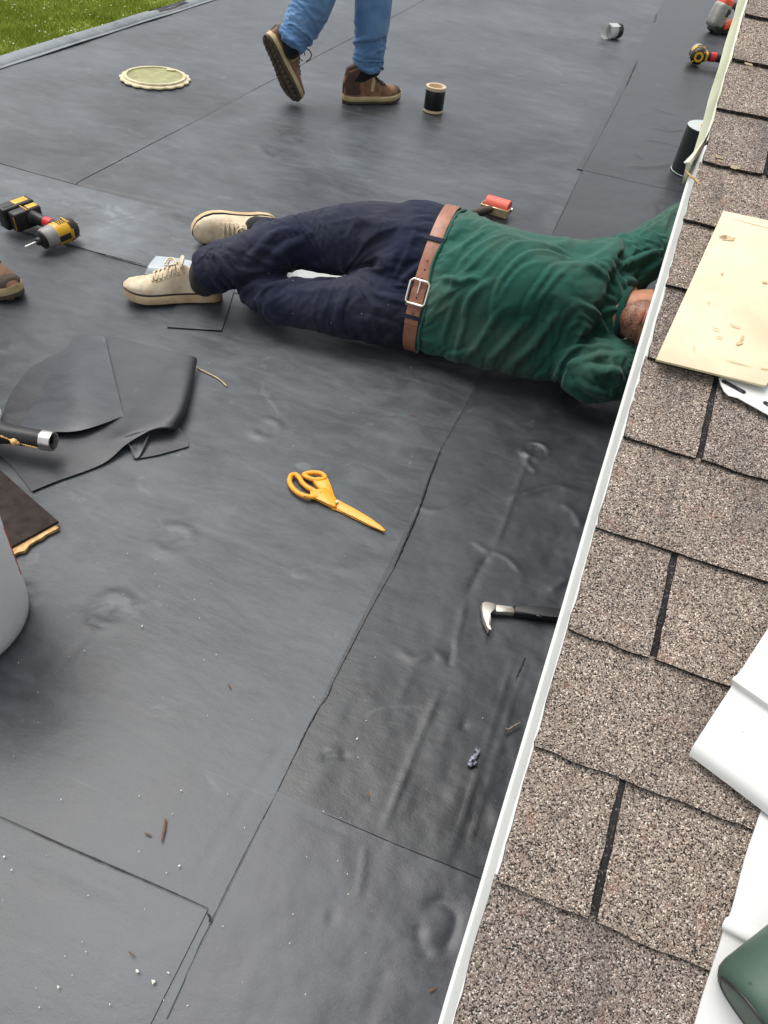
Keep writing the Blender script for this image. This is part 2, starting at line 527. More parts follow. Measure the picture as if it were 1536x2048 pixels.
M['sock'] = cloth_mat('black_sock', (0.010, 0.010, 0.012), (0.016, 0.016, 0.018), weave=500)
M['boot'] = mat('brown_suede', (0.20, 0.095, 0.048), (0.32, 0.165, 0.09), rough=0.75, scale=28, bump=0.3, bscale=400)
M['boot_dark'] = mat('dark_brown_leather', (0.085, 0.042, 0.028), rough=0.65, bump=0.2)
M['boot_sole'] = mat('pale_boot_midsole', (0.56, 0.43, 0.22), rough=0.65, var=0.12, scale=30)
M['tread'] = mat('brown_boot_tread', (0.085, 0.062, 0.042), rough=0.75, bump=0.4)
M['lace'] = mat('dark_boot_lace', (0.03, 0.032, 0.022), rough=0.8)
M['sealant'] = mat('glossy_clear_dark_gel', (0.03, 0.032, 0.05), (0.30, 0.32, 0.40), rough=0.12, scale=160, bump=0.3, lo=0.45, hi=0.6)


speckle(M['white_vinyl'], 55, .10, (0.30, 0.27, 0.22), .7)
speckle(M['white_alu'], 70, .16, (0.32, 0.28, 0.22), .6)
speckle(M['canvas'], 60, .35, (0.42, 0.30, 0.19), .55)
speckle(M['green_case'], 70, .22, (0.02, 0.025, 0.02), .7)
speckle(M['orange'], 90, .18, (0.15, 0.08, 0.02), .6)
speckle(M['yellow'], 110, .22, (0.18, 0.10, 0.02), .6)


# ------------------------------------------------------------------ object helpers
def tag(o, label=None, cat=None, group=None, kind=None):
    for k, v in (('label', label), ('category', cat), ('group', group), ('kind', kind)):
        if v:
            o[k] = v
    return o


def thing(name, label=None, cat=None, loc=(0, 0, 0), group=None, kind=None):
    o = bpy.data.objects.new(name, None)
    o.empty_display_size = 0.05
    COL.objects.link(o)
    o.matrix_world = Matrix.Translation(Vector(loc))
    return tag(o, label, cat, group, kind)


def link(name, me, parent=None, local=False):
    o = bpy.data.objects.new(name, me)
    COL.objects.link(o)
    if parent is not None:
        o.parent = parent
        if not local:                       # mesh given in world coordinates
            o.matrix_parent_inverse = world_of(parent).inverted()
    return o


def world_of(o):
    if o.parent is None:
        return o.matrix_basis.copy()
    return world_of(o.parent) @ o.matrix_parent_inverse @ o.matrix_basis


def shade(me, ang=40):
    me.polygons.foreach_set('use_smooth', np.ones(len(me.polygons), bool))
    if ang is not None:
        me.set_sharp_from_angle(angle=R(ang))
    me.update()


def np_mesh(name, V, F, mats, ang=None, idx=None):
    me = bpy.data.meshes.new(name)
    V = np.asarray(V, np.float32)
    F = np.asarray(F, np.int32)
    me.vertices.add(len(V))
    me.vertices.foreach_set('co', V.ravel())
    k = F.shape[1]
    me.loops.add(F.size)
    me.loops.foreach_set('vertex_index', F.ravel())
    me.polygons.add(len(F))
    me.polygons.foreach_set('loop_start', np.arange(0, F.size, k, dtype=np.int32))
    me.polygons.foreach_set('loop_total', np.full(len(F), k, np.int32))
    for m in (mats if isinstance(mats, (list, tuple)) else [mats]):
        me.materials.append(m)
    if idx is not None:
        me.polygons.foreach_set('material_index', np.asarray(idx, np.int32))
    me.update(calc_edges=True)
    me.validate()
    shade(me, ang)
    return me


def fin(name, bm, m, parent=None, ang=40, local=False):
    bmesh.ops.recalc_face_normals(bm, faces=bm.faces[:])
    me = bpy.data.meshes.new(name)
    bm.to_mesh(me)
    bm.free()
    me.materials.append(m)
    shade(me, ang)
    return link(name, me, parent, local)


def frame(o, x, z):
    """matrix with origin o, X along x, Z as near to z as can be."""
    x = Vector(x).normalized()
    y = Vector(z).cross(x).normalized()
    z = x.cross(y)
    return Matrix(((x.x, y.x, z.x, o[0]), (x.y, y.y, z.y, o[1]), (x.z, y.z, z.z, o[2]), (0, 0, 0, 1)))


def T(x, y, z):
    return Matrix.Translation((x, y, z))


I4 = Matrix.Identity(4)


def b_box(bm, size, mx=I4, bevel=0.002, seg=2):
    r = bmesh.ops.create_cube(bm, size=1.0)
    vs = r['verts']
    bmesh.ops.scale(bm, vec=size, verts=vs)
    if bevel:
        es = list({e for v in vs for e in v.link_edges})
        res = bmesh.ops.bevel(bm, geom=es, offset=bevel, segments=seg, affect='EDGES', profile=0.5)
        vs = list({v for v in res['verts']} | {v for v in vs if v.is_valid})
    bmesh.ops.transform(bm, matrix=mx, verts=vs)
    return vs


def b_lathe(bm, prof, mx=I4, n=32, close=False):
    rings = []
    for r, z in prof:
        if r < 1e-6:
            rings.append([bm.verts.new(mx @ Vector((0, 0, z)))])
        else:
            rings.append([bm.verts.new(mx @ Vector((r * math.cos(2 * math.pi * k / n), r * math.sin(2 * math.pi * k / n), z))) for k in range(n)])
    pairs = list(zip(rings[:-1], rings[1:]))
    if close:
        pairs.append((rings[-1], rings[0]))
    for a, b in pairs:
        for k in range(n):
            j = (k + 1) % n
            if len(a) == 1 and len(b) == 1:
                continue
            if len(a) == 1:
                bm.faces.new((a[0], b[k], b[j]))
            elif len(b) == 1:
                bm.faces.new((a[k], b[0], a[j]))
            else:
                bm.faces.new((a[k], b[k], b[j], a[j]))


def b_cyl(bm, r, h, mx=I4, n=24, r2=None, bev=0.0015):
    r2 = r if r2 is None else r2
    b_lathe(bm, [(0, 0), (r - bev, 0), (r, bev), (r2, h - bev), (r2 - bev, h), (0, h)], mx, n)


def b_tube(bm, pts, r, n=8, closed=False, flat=1.0, upv=None):
    pts = [Vector(p) for p in pts]
    k = len(pts)
    rr = r if isinstance(r, (list, tuple)) else [r] * k
    rings = []
    prev = None
    for i, p in enumerate(pts):
        a = pts[(i - 1) % k] if closed or i > 0 else p
        b = pts[(i + 1) % k] if closed or i < k - 1 else p
        t = (b - a).normalized()
        if upv is not None:
            s = Vector(upv)
        elif prev is None:
            s = Vector((0, 0, 1)) if abs(t.z) < 0.9 else Vector((1, 0, 0))
        else:
            s = prev
        u = (s - t * s.dot(t)).normalized()
        prev = u
        v = t.cross(u)
        rings.append([bm.verts.new(p + rr[i] * (math.cos(2 * math.pi * j / n) * v + flat * math.sin(2 * math.pi * j / n) * u)) for j in range(n)])
    m = k if closed else k - 1
    for i in range(m):
        a, b = rings[i], rings[(i + 1) % k]
        for j in range(n):
            bm.faces.new((a[j], a[(j + 1) % n], b[(j + 1) % n], b[j]))
    if not closed:
        bm.faces.new(rings[0][::-1])
        bm.faces.new(rings[-1])


def b_prism(bm, poly, h, bevel=0.0, up=Vector((0, 0, 1)), seg=2):
    lo = [bm.verts.new(Vector(p)) for p in poly]
    hi = [bm.verts.new(Vector(p) + up * h) for p in poly]
    n = len(poly)
    fs = [bm.faces.new(lo[::-1]), bm.faces.new(hi)]
    for i in range(n):
        fs.append(bm.faces.new((lo[i], lo[(i + 1) % n], hi[(i + 1) % n], hi[i])))
    if bevel:
        es = list(fs[1].edges)
        bmesh.ops.bevel(bm, geom=es, offset=bevel, segments=seg, affect='EDGES', profile=0.5)


def grid_surface(P, thick=0.0015, name='sheet'):
    """P: (r,c,3) grid of points -> closed thin sheet (V,F)."""
    P = np.asarray(P, float)
    r, c = P.shape[:2]
    du = np.gradient(P, axis=0)
    dv = np.gradient(P, axis=1)
    n = np.cross(dv, du)
    n /= np.linalg.norm(n, axis=2, keepdims=True) + 1e-12
    if n[..., 2].mean() < 0:
        n = -n
    top = P + n * thick * 0.5
    bot = P - n * thick * 0.5
    V = np.concatenate([top.reshape(-1, 3), bot.reshape(-1, 3)])
    i = np.arange(r * c).reshape(r, c)
    q = np.stack([i[:-1, :-1], i[:-1, 1:], i[1:, 1:], i[1:, :-1]], -1).reshape(-1, 4)
    F = [q, q[:, ::-1] + r * c]
    ring = np.concatenate([i[0, :], i[1:, -1], i[-1, -2::-1], i[-2:0:-1, 0]])
    nx = np.roll(ring, -1)
    F.append(np.stack([ring, ring + r * c, nx + r * c, nx], -1))
    return V, np.concatenate(F)


def refine(rows, n=8):
    """Catmull-Rom both ways through a coarse grid of 3D points."""
    G = [smooth_poly([Vector(p) for p in row], n) for row in rows]
    G = np.array(G)
    cols = [np.array(smooth_poly(list(G[:, j]), n)) for j in range(G.shape[1])]
    return np.stack(cols, 1)


def fix_normals(me):
    bm = bmesh.new()
    bm.from_mesh(me)
    bmesh.ops.recalc_face_normals(bm, faces=bm.faces[:])
    bm.to_mesh(me)
    bm.free()


def sheet(name, rows, m, parent=None, thick=0.0015, n=8):
    V, F = grid_surface(refine(rows, n), thick)
    me = np_mesh(name, V, F, m, 35)
    fix_normals(me)
    return link(name, me, parent)


# ------------------------------------------------------------------ flat roof: membrane sheets with real steps and wrinkles
WALL_X = 0.46
EDGE_X = -2.965


def P2(pts):
    return [np.array(at(*p)[:2]) for p in pts]


RIDGES = [   # (polyline in survey points, height, width, on)   on: 'm' main sheet, 's' strip along the wall, 'a' all
    ([(1066, 890), (1030, 985), (1003, 1062), (982, 1108)], 0.0030, 0.008, 's'),
    ([(978, 1112), (955, 1150), (934, 1195)], -0.0050, 0.013, 's'),
    ([(930, 1200), (918, 1260), (900, 1335)], 0.0026, 0.009, 's'),
    ([(905, 1290), (902, 1315), (896, 1340)], -0.0035, 0.007, 's'),
    ([(885, 1370), (850, 1450), (810, 1550), (762, 1670)], 0.0022, 0.008, 's'),
    ([(1105, 470), (1085, 530), (1060, 600)], 0.0020, 0.009, 's'),
    ([(1042, 902), (1058, 935), (1078, 948)], 0.0050, 0.010, 's'),
    ([(1010, 1000), (1070, 985), (1115, 975), (1160, 990)], 0.0040, 0.012, 's'),
    ([(980, 1105), (1015, 1120), (1040, 1148)], 0.0035, 0.007, 's'),
    ([(820, 1010), (870, 1025), (920, 1010), (955, 990)], 0.0036, 0.013, 's'),
    ([(945, 1085), (965, 1100), (980, 1108)], 0.0036, 0.008, 's'),
    ([(1120, 1010), (1148, 1030), (1160, 1060)], 0.0050, 0.014, 's'),
    ([(1095, 1185), (1120, 1172), (1135, 1158)], 0.0055, 0.012, 's'),
    ([(795, 1300), (830, 1322), (870, 1310), (890, 1330)], 0.0040, 0.013, 's'),
    ([(640, 1520), (670, 1512), (700, 1518)], -0.0030, 0.008, 's'),
    ([(655, 1500), (680, 1508)], 0.0025, 0.006, 's'),
    ([(922, 1450), (930, 1462)], -0.0035, 0.008, 's'),
    ([(590, 1630), (640, 1650), (690, 1668)], -0.0016, 0.010, 's'),
    ([(730, 1690), (722, 1760), (715, 1800)], 0.0020, 0.008, 's'),
    ([(655, 1825), (668, 1838), (650, 1848)], -0.0030, 0.008, 's'),
    ([(845, 1820), (880, 1805), (910, 1835), (900, 1880), (880, 1910)], -0.0050, 0.012, 's'),
    ([(835, 1850), (840, 1890), (862, 1915)], -0.0035, 0.010, 's'),
    ([(1060, 770), (1085, 830), (1095, 800)], 0.0030, 0.016, 's'),
    ([(1195, 1000), (1130, 1200), (1070, 1400)], 0.0016, 0.006, 's'),
    ([(1030, 1300), (985, 1450), (930, 1620), (890, 1740)], 0.0012, 0.004, 's'),
    ([(1060, 1300), (1010, 1450), (960, 1620), (915, 1750)], 0.0012, 0.004, 's'),
    ([(1290, 215), (1330, 228), (1360, 235)], 0.007, 0.014, 's'),
    ([(1300, 258), (1340, 265), (1368, 262)], 0.008, 0.016, 's'),
    ([(1290, 282), (1330, 290), (1360, 300)], 0.008, 0.014, 's'),
    ([(1262, 308), (1285, 322)], 0.007, 0.012, 's'),
    ([(1250, 335), (1300, 338), (1345, 330)], 0.012, 0.030, 's'),
    ([(1155, 208), (1180, 212), (1205, 220)], 0.004, 0.014, 'm'),
    ([(505, 290), (520, 298), (530, 310), (545, 318)], 0.006, 0.018, 'm'),
    ([(535, 303), (560, 304)], 0.005, 0.014, 'm'),
    ([(250, 1000), (450, 1062), (620, 1120), (780, 1165)], 0.0007, 0.004, 'm'),
    ([(250, 1012), (450, 1078), (620, 1138), (770, 1185)], -0.0005, 0.0035, 'm'),
    ([(430, 1010), (560, 1052), (700, 1096), (785, 1118)], 0.0006, 0.0035, 'm'),
    ([(310, 1117), (250, 1185), (150, 1305), (120, 1345)], -0.0010, 0.004, 'm'),
    ([(600, 655), (760, 700), (950, 755)], 0.0014, 0.006, 'm'),
    ([(600, 672), (780, 722), (940, 770)], -0.0012, 0.005, 'm'),
    ([(560, 640), (760, 690), (960, 742)], -0.0012, 0.005, 'm'),
    ([(0, 1690), (140, 1745), (300, 1830)], 0.0012, 0.012, 'm'),
    ([(580, 1470), (480, 1620), (380, 1775)], -0.0010, 0.004, 'm'),
    ([(0, 325), (150, 368), (300, 402), (430, 432)], -0.004, 0.014, 'm'),
    ([(520, 176), (330, 272), (145, 368)], -0.0025, 0.010, 'm'),
    ([(80, 286), (250, 318), (420, 350)], 0.0018, 0.018, 'm'),
]
RIDGES = [(smooth_poly(P2(p), 4), h, w, on) for p, h, w, on in RIDGES]
PLATES = [((345, 1078), 0.038), ((222, 1220), 0.036), ((530, 858), 0.034), ((50, 1192), 0.018), ((10, 695), 0.02), ((272, 248), 0.03), ((1070, 905), 0.03)]
PLATES = [(np.array(at(*p)[:2]), r) for p, r in PLATES]


def height(x, y, on, under=False):
    sh = x.shape
    p = np.stack([x.ravel(), y.ravel()], 1)
    z = np.zeros(len(p))
    wall = np.clip((p[:, 0] + 0.25) / 0.5, 0, 1)
    if on == 's':
        edge = np.clip((p[:, 0] + 0.23) / 0.05, 0, 1)
        z += 0.0022 * fbm(p[:, 0] * 2.3, p[:, 1] * 2.3, 5, 2)
        z += 0.0012 * (1 + fbm(p[:, 0] * 11, p[:, 1] * 7, 3, 3)) * (0.5 + wall) * edge
        z += 0.0005 * fbm(p[:, 0] * 42, p[:, 1] * 30, 11, 2) * (0.4 + wall) * edge
    else:
        z += 0.0022 * fbm(p[:, 0] * 2.3, p[:, 1] * 2.3, 5, 2)
        z += 0.00038 * fbm(p[:, 0] * 14, p[:, 1] * 26, 8, 3)
    if under:
        z -= 0.012 * np.clip((p[:, 0] + 0.20) / 0.03, 0, 1)
    for poly, h, w, o in RIDGES:
        if o != on:
            continue
        a = np.array(poly)
        lo, hi = a.min(0) - 4 * w, a.max(0) + 4 * w
        m = np.all((p > lo) & (p < hi), axis=1)
        if not m.any():
            continue
        d, s, _ = seg_dist(p[m], poly)
        tp = np.clip(np.minimum(s, 1 - s) * 5 + 0.15, 0, 1)
        z[m] += (0.62 * h * tp * np.exp(-np.abs(d / (.72 * w)) ** 1.4)) if on == 's' else h * tp * np.exp(-(d / w) ** 2)
    for c, r in PLATES:
        d = np.hypot(p[:, 0] - c[0], p[:, 1] - c[1])
        k_ = 0.55 + 0.45 * np.sin(np.arctan2(p[:, 1] - c[1], p[:, 0] - c[0]) * 2 + c[0] * 50)
        z += 0.0055 * k_ * np.exp(-((d - r) / 0.0085) ** 2) + 0.0022 * (1 - k_ * .6) * np.exp(-((d - r * .45) / 0.007) ** 2) + 0.0006 * np.exp(-(d / r) ** 4)
    return z.reshape(sh)


def axis(a, b, fine, focus):
    """positions from a to b, step `fine` inside focus=(lo,hi), growing outside it."""
    out = [a]
    while out[-1] < b:
        x = out[-1]
        d = max(focus[0] - x, x - focus[1], 0)
        out.append(min(b, x + fine * (1 + d * 3.0)))
    return np.array(out)


def membrane(name, x0, x1, y0, y1, z, m, on, parent, fine=0.006, jag=0.0015, under=False, fx=(-0.95, 0.3), fy=(-0.1, 1.9)):
    xs = axis(x0, x1, fine, fx)
    ys = axis(y0, y1, fine, fy)
    X, Y = np.meshgrid(xs, ys)
    Z = z + height(X, Y, on, under)
    # cut edges wander a little
    w = 0.04
    ex = jag * fbm(Y[:, :1] * 9, Y[:, :1] * 0, 21, 3)
    X = X + ex * np.exp(-(X - x0) / w)
    ey = jag * fbm(X * 9, X * 0, 22, 3)
    Y = Y + ey * np.exp(-np.abs(Y - y0) / w) + ey * np.exp(-np.abs(y1 - Y) / w)
    P = np.stack([X, Y, Z], -1)
    V, F = grid_surface(P, 0.0016 if under else 0.0052)
    if not under:
        V[:, 2] -= 0.0018
    me = np_mesh(name, V, F, m, 50)
    return link(name, me, parent)


roof = thing('flat_roof', kind='structure')
# deck under the membranes
bm = bmesh.new()
b_box(bm, (WALL_X - EDGE_X + 0.35, 14.0, 0.22), T((WALL_X + EDGE_X - 0.05) / 2 + .13, 5.0, -0.130), 0)
fin('roof_deck', bm, M['wall'], roof)
membrane('membrane_sheet', EDGE_X, WALL_X, -1.9, 11.9, 0.0, M['epdm'], 'm', roof, 0.009, under=True, fx=(-1.3, -.1), fy=(-.1, 3.4))
membrane('membrane_sheet', EDGE_X, -0.235, -1.9, 0.216, 0.0024, M['epdm'], 'm', roof)
membrane('membrane_sheet', EDGE_X, -1.89, 2.115, 11.9, 0.0016, M['epdm'], 'm', roof, 0.01)
membrane('cover_tape', EDGE_X, -0.26, 1.723, 2.105, 0.0022, M['epdm_tape'], 'm', roof)
membrane('flashing_strip', -0.222, WALL_X, 0.36, 3.45, 0.0034, M['epdm_strip'], 's', roof, 0.005, 0.0005)
membrane('flashing_strip', -0.250, WALL_X, 3.42, 11.9, 0.0042, M['epdm_strip'], 's', roof, 0.010, 0.0006, fx=(-.28, .3), fy=(3.4, 4.7))
membrane('cover_patch', -0.219, WALL_X, -1.2, 0.403, 0.0054, M['epdm_patch'], 's', roof, 0.005, 0.0005)
# beads of black lap sealant along the cut edges
for pts, r in (
        ([(965, 742), (930, 815), (884, 895)], 0.0007), ([(786, 1142), (745, 1215), (690, 1320), (664, 1372)], 0.0006), ([(594, 1505), (572, 1550), (550, 1596)], 0.0005),
        ([(550, 1596), (500, 1690), (450, 1790), (395, 1905), (335, 2040)], 0.0007), ([(1105, 470), (1130, 415), (1165, 340)], 0.0009), ([(1165, 340), (1206, 262), (1248, 180)], 0.0008),
        ([(884, 895), (862, 950), (838, 1020), (815, 1075), (800, 1110), (786, 1142)], 0.0022),
        ([(664, 1372), (655, 1395), (640, 1415)], 0.0011), ([(640, 1415), (610, 1470), (594, 1505)], 0.0012),
        ([(0, 1635), (100, 1680), (210, 1728), (330, 1780), (418, 1820)], 0.0009),
        ([(415, 1828), (422, 1840), (418, 1846)], 0.0014),
        ([(127, 488), (180, 505), (230, 518), (290, 534)], 0.0013), ([(290, 534), (330, 546), (380, 560)], 0.0009),
        ([(1275, 122), (1262, 150), (1250, 178)], 0.0045), ([(1313, 28), (1308, 48)], 0.005),
        ([(550, 1596), (620, 1620), (700, 1652), (800, 1695), (900, 1735), (975, 1766)], 0.0005), ([(1049, 1318), (1040, 1340), (1030, 1362)], 0.0016)):
    Q = [np.array(at(x, y)) for x, y in pts]
    Q = smooth_poly(Q, 10)
    bm = bmesh.new()
    nq = len(Q)
    rs = [max(0.0005, r * (0.75 + 0.5 * random.random()) * min(1, 0.3 + 3 * min(i, nq - 1 - i) / nq)) for i in range(nq)]
    b_tube(bm, [Vector((q[0] + random.uniform(-.0004, .0004), q[1], 0.0068)) for q in Q], rs, 6)
    fin('sealant_bead', bm, M['caulk'], roof, 60)

# raised metal edge strip towards the lawn
prof = [(-2.955, 0.008), (-2.972, 0.010), (-2.978, 0.016), (-3.020, 0.026), (-3.034, 0.026), (-3.040, 0.020), (-3.045, -0.12), (-3.040, -0.12), (-3.0, 0.0), (-2.955, 0.005)]
ys = np.arange(-2, 12.01, 0.05)
V = np.array([[x, y, z + 0.004 * vnoise(np.array([y * 3.1]), np.array([x * 9]))[0]] for y in ys for x, z in prof])
k = len(prof)
F = [[i * k + j, i * k + (j + 1) % k, (i + 1) * k + (j + 1) % k, (i + 1) * k + j] for i in range(len(ys) - 1) for j in range(k)]
me = np_mesh('edge_flashing', V, F, M['edge'], 35)
fix_normals(me)
link('edge_flashing', me, roof)
# torn tar smears on the far half of the strip
bm = bmesh.new()
for _ in range(90):
    y = random.uniform(4.0, 6.2)
    x = random.uniform(-3.03, -2.99)
    L = random.uniform(0.03, 0.22)
    w = random.uniform(0.004, 0.012)
    if random.random() < 0.55 and y < 4.3:
        continue
    pts = [Vector((x + w * math.cos(a) * random.uniform(.6, 1.1), y + L * math.sin(a) * random.uniform(.7, 1.1), 0.036)) for a in np.linspace(0, 2 * math.pi, 9)[:-1]]
    for p_ in pts:
        p_.z = 0.027 + min(0, (p_.x + 3.02) * -.24) * 1 if p_.x < -3.02 else 0.026 + (-(p_.x + 3.02)) * .24
        p_.x = max(p_.x, -3.033)
        p_.z = min(p_.z, .0268)
    b_prism(bm, pts, 0.0015)
fin('tar_smear', bm, M['caulk'], roof)['kind'] = 'stuff'

# ------------------------------------------------------------------ ground, lawn
LZ = -2.4
bm = bmesh.new()
b_box(bm, (500, 500, 0.5), T(0, 0, LZ - 0.25), 0)
lawn = fin('lawn', bm, M['soil'])
tag(lawn, kind='structure')
n = 170000
gp = np.array([at(x, y, LZ)[:2] for x, y in zip(np.where(rng.random(n) < .72, rng.uniform(-160, 470, n), rng.uniform(-1100, 470, n)), np.where(rng.random(n) < .8, rng.uniform(-40, 190, n), rng.uniform(-150, 420, n)))])
gx, gy = gp[:, 0], gp[:, 1]
gd = np.hypot(gx, gy)
gh = rng.uniform(0.035, 0.085, n) * (1 + 0.5 * fbm(gx * 1.5, gy * 1.5, 4))
ga = rng.uniform(0, 2 * np.pi, n)
gw = rng.uniform(0.006, 0.013, n)
lx = rng.normal(0, 0.03, n)
ly = rng.normal(0, 0.03, n)
V = np.zeros((n, 3, 3))
V[:, 0] = np.stack([gx - gw * np.cos(ga), gy - gw * np.sin(ga), np.full(n, LZ)], 1)
V[:, 1] = np.stack([gx + gw * np.cos(ga), gy + gw * np.sin(ga), np.full(n, LZ)], 1)
V[:, 2] = np.stack([gx + lx, gy + ly, LZ + gh], 1)
me = np_mesh('grass', V.reshape(-1, 3), np.arange(n * 3).reshape(-1, 3), M['grass'])
tag(link('grass', me), 'short bright green lawn grass beyond the roof edge', 'grass', kind='stuff')
bm = bmesh.new()
for _ in range(230):
    p = at(random.uniform(-100, 440), random.uniform(-20, 150), LZ + 0.07)
    bmesh.ops.create_icosphere(bm, subdivisions=1, radius=random.uniform(0.008, 0.018), matrix=Matrix.Translation(p) @ Matrix.Diagonal((1, 1, .6, 1)))
tag(fin('clover_flowers', bm, M['clover']), 'small white clover heads dotted through the lawn', 'flowers', kind='stuff')

# ------------------------------------------------------------------ house: pitched shingle roof above the flat roof
SL = 0.345375
EX = Vector((1, 0, 0))
ES = Vector((0, -math.cos(SL), -math.sin(SL)))          # down the slope, towards the camera
EN = Vector((0, -math.sin(SL), math.cos(SL)))
RP0 = Vector((0.0893, 1.5683, 1.13 - 0.2229))           # rake corner of course 0
EXPO = 0.127


def rp(d, nn, lift=0.0):
    return RP0 + EX * d + ES * (nn * EXPO) + EN * lift


def on_roof(px, py, lift=0.0):
    return on_plane(px, py, RP0 + EN * lift, EN)


house = thing('house', 'house edge with brown granule shingles on the low pitched roof over the flat roof', 'house', (WALL_X, 1.5, 0))
N0, N1 = -13, 16                                         # courses from the ridge to the eave
bm = bmesh.new()
b_prism(bm, [rp(0.004, N0, -0.024), rp(4.2, N0, -0.024), rp(4.2, N1, -0.024), rp(0.004, N1, -0.024)], 0.018, 0, EN)
fin('roof_deck', bm, M['soffit'], house)
bm = bmesh.new()
b_prism(bm, [rp(0.005, N0, -0.0055), rp(4.2, N0, -0.0055), rp(4.2, N1, -0.0055), rp(0.005, N1, -0.0055)], 0.003, 0, EN)
fin('underlayment', bm, M['underlay'], house)


def tab_mesh(w, seed, left_ragged):
    """one shingle tab: butt at local y=0, running up-slope (+y); x from 0 to w; local z along the roof normal."""
    rr = random.Random(seed)
    nx = max(6, int(w / 0.018))
    L = EXPO + 0.005
    ycuts = [0.0, 0.004, 0.018, 0.033, 0.048, 0.063, 0.078, 0.093, 0.11, L]
    bm = bmesh.new()
    top, bot = [], []
    wob = [rr.uniform(-0.0012, 0.0012) for _ in range(nx + 1)]
    sag = [rr.uniform(-0.0006, 0.0008) for _ in range(nx + 1)]
    for j, y in enumerate(ycuts):
        f = y / L
        rt, rb = [], []
        for i in range(nx + 1):
            x = w * i / nx
            if i == 0 and left_ragged:
                x += rr.uniform(-0.001, 0.001)
            if i == 0 or i == nx:
                x += rr.uniform(-0.0008, 0.0008)
            yy = y + (wob[i] if j < 2 else 0)
            t = 0.0062 * (1 - f) - 0.0006 * f + (sag[i] * (1 - f))
            if j == 0:
                t -= 0.0010
            rt.append(bm.verts.new((x, yy, t)))
            rb.append(bm.verts.new((x, yy, (0.0006 if f < .8 else -0.0024) * (1 - f) - 0.0024 * f)))
        top.append(rt)
        bot.append(rb)
    for j in range(len(ycuts) - 1):
        for i in range(nx):
            bm.faces.new((top[j][i], top[j][i + 1], top[j + 1][i + 1], top[j + 1][i]))
            bm.faces.new((bot[j][i], bot[j + 1][i], bot[j + 1][i + 1], bot[j][i + 1]))
        bm.faces.new((top[j][0], top[j + 1][0], bot[j + 1][0], bot[j][0]))
        bm.faces.new((top[j][nx], bot[j][nx], bot[j + 1][nx], top[j + 1][nx]))
    for i in range(nx):
        bm.faces.new((top[0][i], bot[0][i], bot[0][i + 1], top[0][i + 1]))
        bm.faces.new((top[-1][i], top[-1][i + 1], bot[-1][i + 1], bot[-1][i]))
    bmesh.ops.recalc_face_normals(bm, faces=bm.faces[:])
    me = bpy.data.meshes.new('shingle')
    bm.to_mesh(me)
    bm.free()
    me.materials.append(M['granule'])
    me.materials.append(M['underlay'])
    for p in me.polygons:
        if abs(p.normal.y) > 0.7 or abs(p.normal.x) > 0.7 or p.normal.z < -0.5:
            p.material_index = 1
    shade(me, 40)
    return me


SLOT, TAB = 0.0068, 0.3048
full = [tab_mesh(TAB - SLOT, s, False) for s in range(4)]
first_even = [tab_mesh(0.0862 - SLOT / 2 + 0.003, 20 + s, True) for s in range(3)]
first_odd = [tab_mesh(0.0862 + TAB / 2 - SLOT / 2 + 0.003, 40 + s, True) for s in range(3)]
for c in range(N0, N1 + 1):
    s0 = 0.0862 if c % 2 == 0 else 0.0862 + TAB / 2
    x = -0.003 + random.uniform(-0.002, 0.0015)
    items = [((first_even if c % 2 == 0 else first_odd)[c % 3], x)]
    for q in range(4):
        items.append((full[(c * 3 + q) % 4], s0 + SLOT / 2 + q * TAB))
    for me, d in items:
        o = bpy.data.objects.new('shingle', me)
        COL.objects.link(o)
        o.parent = house
        w = rp(d, c + 1 + 0.0, -0.0005)
        mw = Matrix(((1, 0, 0, w.x), (0, -ES.y, EN.y, w.y), (0, -ES.z, EN.z, w.z), (0, 0, 0, 1)))
        mw = mw @ Matrix.Rotation(random.uniform(-0.003, 0.003), 4, 'Z')
        o.matrix_parent_inverse = world_of(house).inverted()
        o.matrix_basis = mw

# the far slope of shingles that no one can tell apart from here
bm = bmesh.new()
d0 = 0.0862 + 4 * TAB - 0.02
for c in range(N0, N1 + 1):
    b_prism(bm, [rp(d0, c, -0.002), rp(4.2, c, -0.002), rp(4.2, c + 1, 0.000), rp(d0, c + 1, 0.000)], 0.0058, 0, EN)
fin('shingle_field', bm, M['granule'], house)['kind'] = 'stuff'


for cx, cy, w_, h_ in ((1497, 128, 9, 3), (1436, 314, 9, 3), (1468, 334, 11, 4), (1440, 322, 5, 2)):
    pts = []
    for q in np.linspace(0, 2 * math.pi, 15)[:-1]:
        k = random.uniform(.5, 1.2)
        pts.append(on_roof(cx + w_ * k * math.cos(q), cy + h_ * k * math.sin(q) + .25 * w_ * k * math.cos(q), 0.0065))
    bm = bmesh.new()
    b_prism(bm, pts, 0.0004, 0, EN)
    fin('lichen_patch', bm, M['lichen'], house)


def rake_strip(name, prof, n0, n1, m, wob=0.0, step=0.25, curl=None):
    nn = np.arange(n0, n1 + 1e-6, step)
    V = []
    for a in nn:
        for j, (x, z) in enumerate(prof):
            dx = wob * vnoise(np.array([a * 1.7]), np.array([j * 0.3]))[0]
            c = curl(a, j) if curl else (0, 0)
            V.append(rp(x + dx + c[0], a, z + c[1]))
    k = len(prof)
    F = [[i * k + j, (i + 1) * k + j, (i + 1) * k + (j + 1) % k, i * k + (j + 1) % k] for i in range(len(nn) - 1) for j in range(k)]
    bm = bmesh.new()
    vs = [bm.verts.new(v) for v in V]
    for f in F:
        bm.faces.new([vs[i] for i in f])
    bm.faces.new([vs[j] for j in range(k)])
    bm.faces.new([vs[(len(nn) - 1) * k + j] for j in range(k)])
    return fin(name, bm, m, house, 25)


